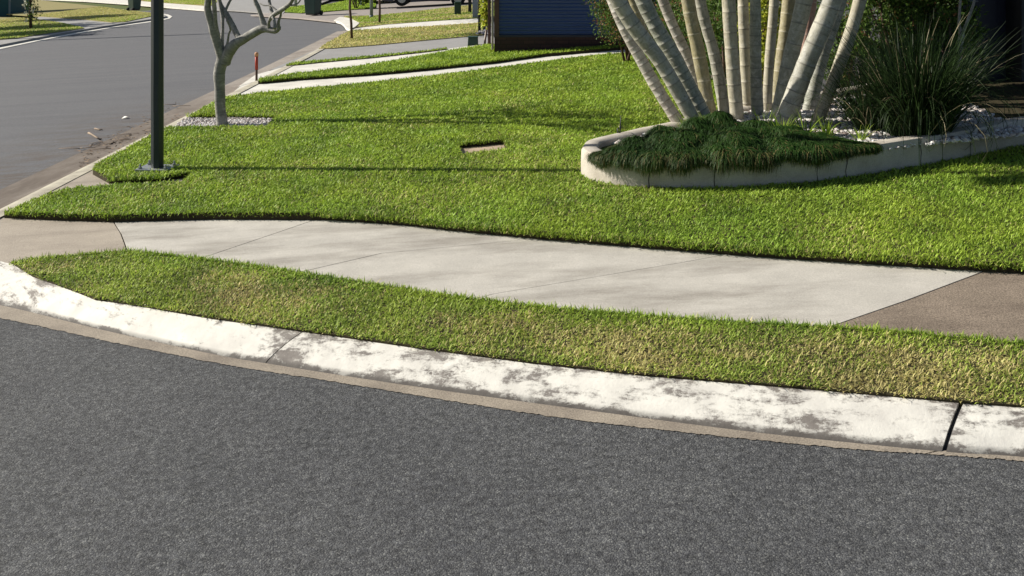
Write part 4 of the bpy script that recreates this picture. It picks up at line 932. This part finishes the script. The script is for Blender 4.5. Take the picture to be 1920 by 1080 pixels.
# fronds (mostly above the frame, they throw the shade)
rr = random.Random(31); nr = np.random.RandomState(31)
for ci, (c, d) in enumerate(crowns):
    V_, T_ = [], []
    mb = MB()
    for k in range(6 if ci < 12 else 4):
        az = rr.uniform(0, 6.28); h = Vector((math.cos(az), math.sin(az), 0)); Lf = rr.uniform(1.1, 1.7); pts = []
        for t in range(9):
            u = t / 8; pts.append(c + h * Lf * (u * .8) + Vector((0, 0, Lf * (1.0 * u - 1.05 * u * u))) + d * .1)
        mb.tube(pts, [.016 * (1 - .8 * t / 8) for t in range(9)], 5)
        for t in range(36):
            u = .15 + .85 * t / 35; q = u * 8; a0 = pts[min(int(q), 7)]; a1 = pts[min(int(q) + 1, 8)]; o_ = a0.lerp(a1, q - int(q)); td = (a1 - a0).normalized()
            for s_ in (-1, 1):
                side = (td.cross(Vector((0, 0, 1))).normalized() * s_ + td * .5 + Vector((0, 0, rr.uniform(-.5, .1)))).normalized(); ll = .42 * math.sin(math.pi * min(1, u * .85 + .12)) + .08
                wv = td * .019; m_ = o_ + side * ll * .5; e_ = o_ + side * ll + Vector((0, 0, -.12 * ll / .4)); b_ = len(V_)
                V_ += [o_ - wv, o_ + wv, m_ + wv * .9, m_ - wv * .9, e_]; T_ += [(b_, b_ + 1, b_ + 2), (b_, b_ + 2, b_ + 3), (b_ + 3, b_ + 2, b_ + 4)]
    mb.build('frond_stems', CM['o'], palm).data.attributes.new('ring', 'FLOAT', 'POINT')
    V_ = np.array([tuple(q) for q in V_]); npmesh('fronds', V_, np.array(T_), None, M['leaf'], {'rnd': np.repeat(nr.rand(len(V_) // 5), 5), 'dry': np.zeros(len(V_))}, palm)

# ---- draping ground cover
def mound_h(px, row):
    return 0
gc_out = [(1112, 300), (1120, 272), (1160, 255), (1215, 243), (1270, 236), (1340, 222), (1420, 222), (1500, 232), (1580, 240), (1640, 246), (1672, 262), (1640, 285), (1560, 306), (1450, 322), (1300, 322), (1200, 318), (1130, 312)]
nr = np.random.RandomState(71); rr = random.Random(71)
fidx = [i for i in range(len(lp)) if lp[i][1] < 10.3]
def front_point(px):
    best = min((i for i in range(tip - 2, len(lp))), key=lambda i: abs(lp[i][0] / lp[i][1] * F + 960 - px)); return lp[best], nin[best]
bx_, by_, bz_, bl_, bd_ = [], [], [], [], []
gc_e = []
# mounds of needles: tufts on the bed and over the front wall top, strands hang outward
def strands(n, seed):
    rs = np.random.RandomState(seed); V = []; T = []; Q = []
    fi = np.array([i for i in range(tip + 9, len(lp)) if lp[i][0] / lp[i][1] * F + 960 < 1652]); f0 = fi[0]; span = len(fi)
    s = rs.rand(n); ii = (s * (span - 1)).astype(int); i = fi[ii]; base = lp[i]; inn = nin[i]; tn = tan[i]
    taper = np.clip(np.minimum(s / .05, (1 - s) / .12), 0.12, 1)
    clump = vnoise(base[:, 0], s * 0, 4.0, 5) ; clump2 = vnoise(base[:, 0], s * 0 + 3, 11, 6)
    ppx = base[:, 0] / base[:, 1] * F + 960; wide = 0.50 + .85 * np.exp(-((ppx - 1400) / 190) ** 2)
    depth = rs.rand(n) ** 1.0 * (wide + .2 * clump) * taper
    x = base[:, 0] + inn[:, 0] * (depth + .0) + rs.randn(n) * .015; y = base[:, 1] + inn[:, 1] * (depth + .0) + rs.randn(n) * .015
    hump = (0.02 + .075 * np.sin(np.clip(depth / .8, 0, 1) * np.pi * .5) * (.6 + .8 * clump)) * taper
    cb = vnoise(x, y, 5.5, 9); hump *= .4 + 1.2 * cb; hump += .035 * (vnoise(x, y, 14, 19) - .5) * taper
    z0 = gz(x, LAWN + WH) + hump - .01
    L = (0.10 + .11 * rs.rand(n)) * (0.55 + .8 * clump2) * (.5 + .5 * taper)
    out = -inn; sd = (rs.rand(n) - .5) * 1.6 - .2
    dx = out[:, 0] + tn[:, 0] * sd + rs.randn(n) * .25; dy = out[:, 1] + tn[:, 1] * sd + rs.randn(n) * .25
    l_ = np.hypot(dx, dy); dx /= l_; dy /= l_
    W = .0028 * (.7 + .6 * rs.rand(n))
    segs = 4; P_ = []
    px_ = x.copy(); py2 = y.copy(); pz2 = z0.copy(); ang = rs.rand(n) * .7 - .15; P_.append((px_.copy(), py2.copy(), pz2.copy()))
    for k in range(segs):
        edge_d = np.maximum(0, 1)
        px_ += dx * np.cos(ang) * L / segs; py2 += dy * np.cos(ang) * L / segs; pz2 += np.sin(ang) * L / segs; 
        fz = gz(px_, LAWN + WH) + .008
        # stay above the wall top while inside it
        e = (px_ - base[:, 0]) * inn[:, 0] + (py2 - base[:, 1]) * inn[:, 1]
        pz2 = np.where((e > 0) & (pz2 < fz), fz, pz2)
        ang -= .35 + .55 * rs.rand(n); P_.append((px_.copy(), py2.copy(), pz2.copy()))
    sxv, syv = -dy, dx; VV = []
    for k, (a, b, c) in enumerate(P_):
        h = W * (1 - .75 * k / segs); VV += [np.stack([a - sxv * h, b - syv * h, c], 1), np.stack([a + sxv * h, b + syv * h, c + .001], 1)]
    VV = np.stack(VV, 1); m_ = 2 * (segs + 1); b0 = (np.arange(n) * m_)[:, None]
    Q = np.concatenate([b0 + np.array([[2 * k, 2 * k + 1, 2 * k + 3, 2 * k + 2]]) for k in range(segs)])
    dry = ((rs.rand(n) < .06 + .25 * (depth < .1)) * rs.rand(n))
    rnd = np.clip(.5 * rs.rand(n) + .5 * cb, 0, 1)
    return VV.reshape(-1, 3), Q, np.repeat(rnd, m_), np.repeat(dry, m_)
VV, Q, a, d = strands(140000, 5)
tag(npmesh('ground_cover', VV, None, Q, M['needle'], {'rnd': a, 'dry': d}), 'fine dark green trailing ground cover spilling over the front of the bed edging', 'ground cover', kind='stuff')

# ---- strappy clumps
def strappy(name, base, n, Lr, spread, W, seed, label, m, dryp=.06, segs=6, base_r=.12, cat='plant', group=None, droop=1.0):
    rs = np.random.RandomState(seed); e = empty(name, base, label, cat, group)
    a = rs.rand(n) * 6.283; r = base_r * np.sqrt(rs.rand(n)); x = base[0] + r * np.cos(a); y = base[1] + r * np.sin(a); z = np.full(n, base[2] - .02)
    ph = a + rs.randn(n) * .5; L = Lr[0] + (Lr[1] - Lr[0]) * rs.rand(n); th = np.abs(rs.randn(n)) * spread * .6 + spread * rs.rand(n) * .6; th = np.clip(th, 0, 1.4)
    bend = (.05 + .35 * rs.rand(n) ** 2 + (rs.rand(n) < .12) * .5) * droop
    VV = []; tw = rs.rand(n) * 3.14; sx_, sy_ = np.cos(tw), np.sin(tw)
    for k in range(segs + 1):
        h = W * (.7 + .5 * ((seed * 7) % 3) / 3) * (1 - (k / segs) ** 2 * .9)
        VV += [np.stack([x - sx_ * h, y - sy_ * h, z], 1), np.stack([x + sx_ * h, y + sy_ * h, z], 1)]
        x = x + np.cos(ph) * np.sin(th) * L / segs; y = y + np.sin(ph) * np.sin(th) * L / segs; z = z + np.cos(th) * L / segs; th = th + bend * (.4 + k * .25)
    VV = np.stack(VV, 1); m_ = 2 * (segs + 1); b0 = (np.arange(n) * m_)[:, None]; Q = np.concatenate([b0 + np.array([[2 * k, 2 * k + 1, 2 * k + 3, 2 * k + 2]]) for k in range(segs)])
    dry = (rs.rand(n) < dryp) * (.5 + .5 * rs.rand(n))
    npmesh('leaves', VV.reshape(-1, 3), None, Q, m, {'rnd': np.repeat(rs.rand(n), m_), 'dry': np.repeat(dry, m_)}, e, smooth=True); return e
sp_ = G(1722, 228, .50)
strappy('strappy_plant', (sp_[0], sp_[1], float(bed_z([sp_[0]], [sp_[1]])[0])), 1700, (.6, 1.3), .38, .0078, 15, 'large dark green strappy leaved clump standing in the white pebbles', M['strap'], .06, 8, .24, droop=.62)
e = strappy('strappy_plant', (sp_[0] - .32, sp_[1] + .35, float(bed_z([sp_[0] - .3], [sp_[1] + .3])[0])), 450, (.5, .95), .6, .006, 16, 'smaller strappy clump at the back left of the large dark one', M['strap'], .1, 7, .12, droop=.7)
k = 0
for pxc, pyc, nn_, hh in ((1430, 236, 34, .22), (1468, 244, 40, .24), (1510, 242, 30, .21), (1290, 240, 40, .17), (1330, 240, 34, .18), (1550, 244, 30, .19), (1612, 250, 24, .14)):
    g_ = G(pxc, pyc, .47); k += 1
    strappy('grass_tuft', (g_[0], g_[1], float(bed_z([g_[0]], [g_[1]])[0]) + .07), nn_, (hh * .7, hh * 1.3), .7, .006, 20 + k,
            ['pale green grassy tuft at the feet of the second and third grey canes', 'short green grassy tuft under the leaning grey canes'][0] if False else
            ['grassy tuft in front of the blue grey upright cane', 'grassy tuft at the foot of the widest leaning grey cane', 'grassy tuft just right of the widest leaning grey cane',
             'pale grassy tuft at the foot of the leftmost whitish cane', 'pale grassy tuft right of the one under the leftmost whitish cane', 'grassy tuft under the rightmost sunlit cane', 'grassy tuft at the right end of the ground cover by the pebbles'][k - 1],
            M['grass'], .05, 4, .05, 'grass tuft', 'grassy tufts under the palm canes')

# ---- sprinkler riser and garden stake
x, y, z = G(1163, 250, .42); kk = y / F
e = empty('sprinkler_riser', (x, y, z), 'thin black sprinkler riser standing on the garden edging tip', 'sprinkler')
mb = MB(); mb.tube([P(1162, 254, y), P(1163, 238, y), P(1164.5, 216, y)], [.006, .006, .004], 6); mb.build('riser', M['dark'], e)
mb = MB(); mb.tube([P(1158, 256, y), P(1158.5, 240, y)], [.008, .008], 6); mb.build('spike', M['dark'], e)
mb = MB(); mb.tube([P(1163, 243, y), P(1163, 236, y)], [.010, .010], 8); mb.build('collar', M['dark'], e)
x, y, z = G(1857, 200, .5); yy = 10.6
e = empty('garden_stake', tuple(P(1857, 200, yy)), 'thin black garden light stake in front of the stone step', 'garden stake')
mb = MB(); mb.tube([P(1857, 206, yy), P(1857, 178, yy)], [.009, .009], 8); mb.build('shaft', M['dark'], e)
mb = MB(); mb.tube([P(1857, 180, yy), P(1857, 176, yy)], [.016, .012], 8); mb.build('head', M['dark'], e)

# ---- shrubs
def shrub(name, c, rad, n, leaf, label, m, seed, dryp=.1, stems=5, base_z=None, cat='shrub', group=None, gap=.35):
    rs = np.random.RandomState(seed); bz_ = gz(c[0], .15) if base_z is None else base_z
    e = empty(name, (c[0], c[1], bz_), label, cat, group)
    # clump centres on and in an ellipsoid
    k = max(12, n // 60); u = rs.randn(k, 3); u /= np.linalg.norm(u, axis=1)[:, None]; rr_ = (gap + (1 - gap) * rs.rand(k) ** .5)[:, None]
    cc = np.array(c) + u * rr_ * np.array(rad) * (0.85 + .3 * rs.rand(k, 1))
    V, T, a, d = leaves_at(cc, n // k, min(rad) * .16, leaf, leaf * .5, rs, .3, dryp)
    npmesh('foliage', V, T, None, m, {'rnd': a, 'dry': d}, e)
    mb = MB()
    for q in range(stems):
        t = cc[rs.randint(k)]; o_ = Vector((c[0] + rs.randn() * .05, c[1] + rs.randn() * .05, bz_ - .05)); mid = (o_ + Vector(t)) / 2 + Vector((rs.randn() * .06, rs.randn() * .06, .05)); mb.tube([o_, mid, Vector(t)], [.025, .018, .008], 6)
    mb.build('stem', M['brown'], e); return e
shrub('shrub', tuple(P(1172, 12, 17.5)), (.55, .5, .66), 11000, .055, 'rounded shrub with reddish tips in front of the blue garage beside the palm', M['leaf'], 101, .22)
shrub('shrub', tuple(P(1290, 60, 16.0)), (.75, .5, .75), 6000, .06, 'leafy shrub with orange tips seen between the left canes', M['leaf'], 102, .25)
shrub('shrub', tuple(P(1352, 40, 13.6)), (.28, .3, .85), 4200, .05, 'narrow green shrub between the golden and tan canes', M['leaf'], 103, .05)
shrub('shrub', tuple(P(1430, 50, 13.2)), (.35, .35, .85), 4200, .055, 'yellow green shrub behind the upright middle canes', M['leaf_y'], 104, .1, gap=.2)
shrub('shrub', tuple(P(1400, 70, 15.0)), (1.6, .6, 1.1), 11000, .07, 'broad dark shrub filling the gaps behind the palm canes', M['leaf'], 105, .08)
shrub('shrub', tuple(P(1575, 55, 12.4)), (.42, .35, .75), 5200, .05, 'bright green shrub behind the rightmost leaning canes', M['leaf'], 106, .04)
shrub('shrub', tuple(P(1680, 20, 11.25)), (.62, .33, .85), 8000, .06, 'dark shrub against the charcoal wall behind the strappy clump', M['leaf'], 107, .06, base_z=.55)
shrub('shrub', tuple(P(1765, 30, 11.05)), (.42, .3, .7), 5200, .06, 'dark shrub beside the navy door', M['leaf'], 108, .06, base_z=.55)
# forked stem by the door
yy = 10.1; e = empty('forked_shrub', tuple(P(1803, 215, yy)), 'slim grey forked stem rising behind the strappy clump near the door', 'small tree')
mb = MB(); 
mb.tube([P(1800, 222, yy), P(1797, 150, yy), P(1799, 95, yy), P(1803, 62, yy)], [.036, .032, .03, .03], 9); mb.build('trunk', M['bark'], e)
mb = MB(); mb.tube([P(1802, 70, yy), P(1798, 45, yy), P(1800, 10, yy), P(1805, -60, yy), P(1800, -150, yy)], [.024, .016, .014, .012, .008], 8); mb.build('limb', M['bark'], e)
mb = MB(); mb.tube([P(1802, 68, yy), P(1812, 45, yy), P(1824, 12, yy), P(1838, -40, yy), P(1850, -140, yy)], [.024, .017, .015, .012, .008], 8); mb.build('limb', M['bark'], e)
V, T, a, d = leaves_at([tuple(P(1800, -150, yy)), tuple(P(1850, -140, yy)), tuple(P(1805, -80, yy)), tuple(P(1838, -70, yy)), tuple(P(1780, -110, yy))], 160, .13, .07, .03, np.random.RandomState(4)); npmesh('foliage', V, T, None, M['leaf'], {'rnd': a, 'dry': d}, e)

# ---- across the street: small flowering tree, teal shed, trees beyond the frame that throw the shade bands
x, y, z = G(57, 53, PATH + .02)
e = empty('flowering_tree', (x, y, z), 'small dark leaved tree with white blossoms on the far left lawn', 'small tree'); rr = random.Random(6); cs = []
mb = MB(); mb.tube([P(58, 54, y), P(57, 36, y), P(56, 10, y), P(57, -40, y)], [.075, .06, .05, .03], 8); mb.build('trunk', M['brown'], e)
mb = MB()
for k in range(9):
    a0 = P(57, rr.uniform(0, 30), y); q = a0 + Vector((rr.uniform(-.35, .35), rr.uniform(-.3, .3), rr.uniform(.1, .5))); mb.tube([a0, q], [.02, .01], 5); cs.append(tuple(q))
mb.build('branches', M['brown'], e)
cs += [tuple(P(57 + rr.uniform(-12, 12), rr.uniform(-80, 34), y + rr.uniform(-.3, .3))) for _ in range(30)]
V, T, a, d = leaves_at(cs, 26, .10, .11, .06, np.random.RandomState(6), .2, .05); npmesh('foliage', V, T, None, M['leaf'], {'rnd': a, 'dry': d}, e)
fc_ = [tuple(P(px, py, y - .25)) for px, py in ((47, 10), (48, 3), (48, 24), (50, 38), (64, -10), (55, -20), (46, 12), (52, -34), (61, 18))]
V, T, a, d = leaves_at(fc_, 14, .035, .09, .07, np.random.RandomState(7), .0, 0); npmesh('blossom', V, T, None, M['flower'], None, e)
x, y, z = G(72, 47, PATH + .02)
strappy('grass_tuft', (x, y, z), 14, (.15, .4), .4, .012, 33, 'tiny tuft on the lawn right of the small flowering tree', M['strap'], .2, 4, .03, 'grass tuft')
M['teal'] = simple('teal_paint', (0.02, 0.085, 0.10), (0.016, 0.07, 0.085), 3, .6, .3, .05)
x, y, z = G(18, 26, PATH); k = y / F
e = empty('teal_shed', (x - 1, y, z), 'teal painted shed corner at the top left beyond the pale path', 'shed')
mb = MB(); mb.box(x - 4, x - .06, y, y + 3, z - .2, z + 2.6); mb.build('wall', M['teal'], e, smooth=False)
mb = MB(); mb.box(x - .058, x + .03, y - .03, y + .08, z - .2, z + 2.6); mb.build('corner_post', M['grey_post'], e, smooth=False)
mb = MB(); mb.box(x - 4.2, x + .25, y - .25, y + 3.2, z + 2.6, z + 2.75); mb.build('roof', M['roof'], e, smooth=False)
def street_tree(x, y, H_, r_, label, seed):
    e = empty('street_tree', (x, y, gz(x, .12)), label, 'tree', 'trees beyond the left edge'); z = gz(x, .12); rr = random.Random(seed)
    mb = MB(); mb.tube([(x, y, z - .1), (x + .05, y, z + H_ * .4), (x, y, z + H_ * .8)], [.14, .11, .05], 9); mb.build('trunk', M['bark'], e)
    rs = np.random.RandomState(seed); u = rs.randn(46, 3); u /= np.linalg.norm(u, axis=1)[:, None]; cc = np.array([x, y, z + H_ * .72]) + u * rs.rand(46, 1) ** .4 * np.array([r_, r_, H_ * .3])
    V, T, a, d = leaves_at(cc, 240, .26, .17, .09, rs, .2, .05); npmesh('crown', V, T, None, M['leaf'], {'rnd': a, 'dry': d}, e)
    mb = MB()
    for q in range(8): mb.tube([(x, y, z + H_ * .45), tuple(cc[q])], [.05, .012], 6)
    mb.build('limbs', M['bark'], e)
street_tree(-24.9, 41.0, 4.6, 1.5, 'leafy street tree standing beyond the left edge, nearest of three', 201)
street_tree(-28.0, 46.8, 5.4, 1.8, 'leafy street tree beyond the left edge, middle of three', 202)
street_tree(-30.5, 54.0, 5.8, 2.0, 'leafy street tree beyond the left edge, farthest of three', 203)
mb = MB(); e = empty('tall_pole', (-24.0, 38.4, gz(-24, .12)), 'tall grey pole beyond the left edge of the street', 'pole')
mb.tube([(-24, 38.4, gz(-24)), (-24, 38.4, gz(-24) + 9)], [.14, .11], 12); mb.build('shaft', M['grey_post'], e)
mb = MB(); mb.tube([(-24, 38.4, gz(-24) - .02), (-24, 38.4, gz(-24) + .25)], [.14, .14], 12); mb.build('base', M['galv'], e)

# ---- cars at the top of the picture (only their lowest parts show)
def car(name, c, rot, col, label, L=4.3, Wd=1.76):
    e = empty(name, c, label, 'car', None); cs_, sn = math.cos(rot), math.sin(rot)
    def tf(p): return (c[0] + p[0] * cs_ - p[1] * sn, c[1] + p[0] * sn + p[1] * cs_, c[2] + p[2])
    h = L / 2
    lower = [(-h, .32), (-h + .05, .62), (-h + .25, .80), (-h + .5, .90), (h - 1.35, .92), (h - .55, .84), (h - .1, .70), (h, .50), (h - .03, .26), (h - .5, .20), (h - .55, .30), (h - .72, .58), (h - .95, .62), (h - 1.18, .55), (h - 1.3, .22), (-h + 1.25, .22), (-h + 1.13, .55), (-h + .9, .62), (-h + .67, .58), (-h + .5, .30), (-h + .45, .24)]
    mb = MB(); mb.smooth = False; n = len(lower); v = []
    for yy, ins in ((-Wd / 2, .03), (-Wd / 2 + .06, 0), (Wd / 2 - .06, 0), (Wd / 2, .03)):
        for a, b in lower: v.append(tf((a * (1 - ins * .25), yy, b if b < .4 else b - ins)))
    f = [tuple(range(n))[::-1], tuple(range(3 * n, 4 * n))] + [(j * n + i, j * n + (i + 1) % n, (j + 1) * n + (i + 1) % n, (j + 1) * n + i) for j in range(3) for i in range(n)]
    mb.add(v, f); mb.build('body', col, e, bevel=.02)
    up = [(-h + .35, .90), (-h + .75, 1.36), (-.1, 1.45), (.55, 1.36), (h - 1.25, .91)]
    mb = MB(); mb.smooth = False; v = []
    for s_ in (-1, 1):
        for a, b in up: v.append(tf((a, s_ * (Wd / 2 - .06 - .16 * (b - .9) / .5), b)))
    mb.add(v, [(0, 1, 2, 3, 4)[::-1], (5, 6, 7, 8, 9)] + [(i, (i + 1) % 5, (i + 1) % 5 + 5, i + 5) for i in range(5)]); mb.build('cabin_glass', M['glass'], e, bevel=.02)
    mb = MB(); mb.smooth = False; v = []
    for s_ in (-1, 1):
        for a, b in ((-h + .72, 1.365), (-.1, 1.455), (.58, 1.365)): v.append(tf((a, s_ * (Wd / 2 - .2), b)))
    v += [(p[0], p[1], p[2] + .03) for p in v]; mb.add(v, [(0, 1, 4, 3), (1, 2, 5, 4), (6, 9, 10, 7), (7, 10, 11, 8), (0, 3, 9, 6), (2, 8, 11, 5), (0, 6, 7, 1), (1, 7, 8, 2), (3, 4, 10, 9), (4, 5, 11, 10)]); mb.build('roof', col, e)
    for wx in (-h + .9, h - .92):
        for s_ in (-1, 1):
            mb = MB(); y0, y1 = s_ * (Wd / 2 - .2), s_ * (Wd / 2 + .0)
            mb.tube([tf((wx, y0, .31)), tf((wx, y1, .31))], [.31, .31], 24); wo = mb.build('wheel', M['tyre'], e, smooth=False)
            mb = MB(); mb.tube([tf((wx, y1 - s_ * .01, .31)), tf((wx, y1 + s_ * .012, .31))], [.19, .17], 14); r_ = mb.build('rim', M['rim'], e, smooth=False); r_.parent = wo; r_.location = (0, 0, 0)
    for s_ in (-1, 1):
        mb = MB(); mb.prism([(s_ * .52, .55), (s_ * .80, .58), (s_ * .80, .70), (s_ * .55, .68)], 'y', 0, .02); mb.v = [tf((h - .02 - abs(p[0]) * .07 + p[1], p[0], p[2])) for p in mb.v]; mb.build('headlight', M['galv'], e, smooth=False)
        mb = MB(); mb.prism([(s_ * .55, .62), (s_ * .82, .62), (s_ * .82, .78), (s_ * .6, .78)], 'y', 0, .02); mb.v = [tf((-h - .005 + p[1], p[0], p[2])) for p in mb.v]; mb.build('tail_light', M['red'], e, smooth=False)
cx, cy, cz = G(808, 9.5, PATH)
car('parked_car', (cx, cy, cz), math.pi + .02, M['navy'], 'dark navy parked car seen side on at the top of the pink driveway')
cx, cy, cz = G(703, 8, PATH)
car('parked_car', (cx, cy + 2.6, cz), -math.pi / 2 + .15, M['white_paint'], 'white parked car with only its bumper corner showing beside the dark car')
shrub('hedge', tuple(P(668, -30, 44.0)), (.95, .5, .9), 5200, .09, 'dark clipped hedge behind the sunlit grass left of the white car', M['leaf'], 301, .05, base_z=float(gz(-7, .12)), cat='hedge', gap=.2)
post(676, 10.5, 4, .1, 1.5, 'gate_post', 'short white post in front of the dark hedge at the top', 'post', M['white_paint'])
x, y, z = G(683, 4, PATH)
e = empty('carport', (x, y + 6, z), 'dark open carport behind the parked cars', 'building')
mb = MB(); mb.box(x - 3.5, x + 9, y + 6, y + 6.2, z - .3, z + 3.0); mb.build('wall', M['render_wall'], e, smooth=False)
mb = MB(); mb.box(x - 3.7, x + 9.2, y - 1.5, y + 6.4, z + 2.9, z + 3.1); mb.build('roof', M['roof'], e, smooth=False)
for dx_ in (-3.4, 8.8): mb = MB(); mb.box(x + dx_, x + dx_ + .12, y - 1.3, y - 1.18, z - .3, z + 2.9); mb.build('post', M['cream'], e, smooth=False)

# ---- leaf litter by the side gutter
rs = np.random.RandomState(88); n = 230
px_l = 150 + 190 * rs.rand(n); t_ = rs.rand(n) ** .8
gl = [G(a, np.interp(a, [100, 300, 420], [318, 222, 165]) + b * 42 - 14, .008) for a, b in zip(px_l, t_)]
cc = np.array([g for g in gl if g[0] < -5.08]); cc[:, 2] += .006
V, T, a, d = leaves_at(cc, 1, .01, .085, .035, rs, 0, 1); 
V = V.reshape(-1, 4, 3); cz_ = V[:, :1, 2].copy(); V[:, :, 2] = cz_ + (V[:, :, 2] - cz_) * .22 + .004; V = V.reshape(-1, 3)
tag(npmesh('leaf_litter', V, T, None, M['leaf_dry'], None), 'scattered dead leaves washed along the side street gutter', 'leaf litter', kind='stuff')
mb = MB(); rr = random.Random(9)
for q in range(26):
    g_ = gl[rr.randrange(len(gl))]
    if g_[0] > -5.2: continue
    a_ = rr.uniform(-.5, .5) + (math.pi if rr.random() < .5 else 0); L_ = rr.uniform(.12, .38); p0 = Vector((g_[0], g_[1], g_[2] + .012)); h_ = Vector((math.cos(a_), math.sin(a_) * .6, SL * math.cos(a_)))
    mb.tube([p0, p0 + h_ * L_ * .5 + Vector((0, .02, .004)), p0 + h_ * L_], [.006, .005, .003], 5)
tag(mb.build('twig_litter', M['twig']), 'thin dry twigs scattered over the dirty side street gutter', 'twig litter', kind='stuff')
def twig(pts, r, label):
    P_ = [Vector(G(a, b, .012)) for a, b in pts]; mb = MB(); mb.tube(P_, [r * (1 - .5 * i / (len(P_) - 1)) for i in range(len(P_))], 7); tag(mb.build('fallen_twig', M['twig']), label, 'twig', 'fallen twigs on the road')
twig([(166, 249), (172, 252), (180, 257), (187, 261), (190, 260)], .016, 'pale curved fallen twig lying farthest out on the asphalt')
twig([(178, 241), (186, 243), (192, 243)], .013, 'short pale fallen twig beyond the curved one by the gutter')
twig([(207, 270), (213, 266), (216, 268)], .014, 'small pale forked twig lying on the gutter joint')
g_ = G(235, 221, .012); mb = MB(); mb.add([(g_[0] - .035, g_[1] - .06, g_[2]), (g_[0] + .04, g_[1] - .04, g_[2] + .02), (g_[0] + .035, g_[1] + .05, g_[2] + .01), (g_[0] - .03, g_[1] + .05, g_[2] + .02)], [(0, 1, 2, 3)])
o = mb.build('fallen_leaf', M['flower']); md = o.modifiers.new('s', 'SOLIDIFY'); md.thickness = .004; tag(o, 'single pale leaf lying on the side street asphalt left of the lamp post', 'leaf')
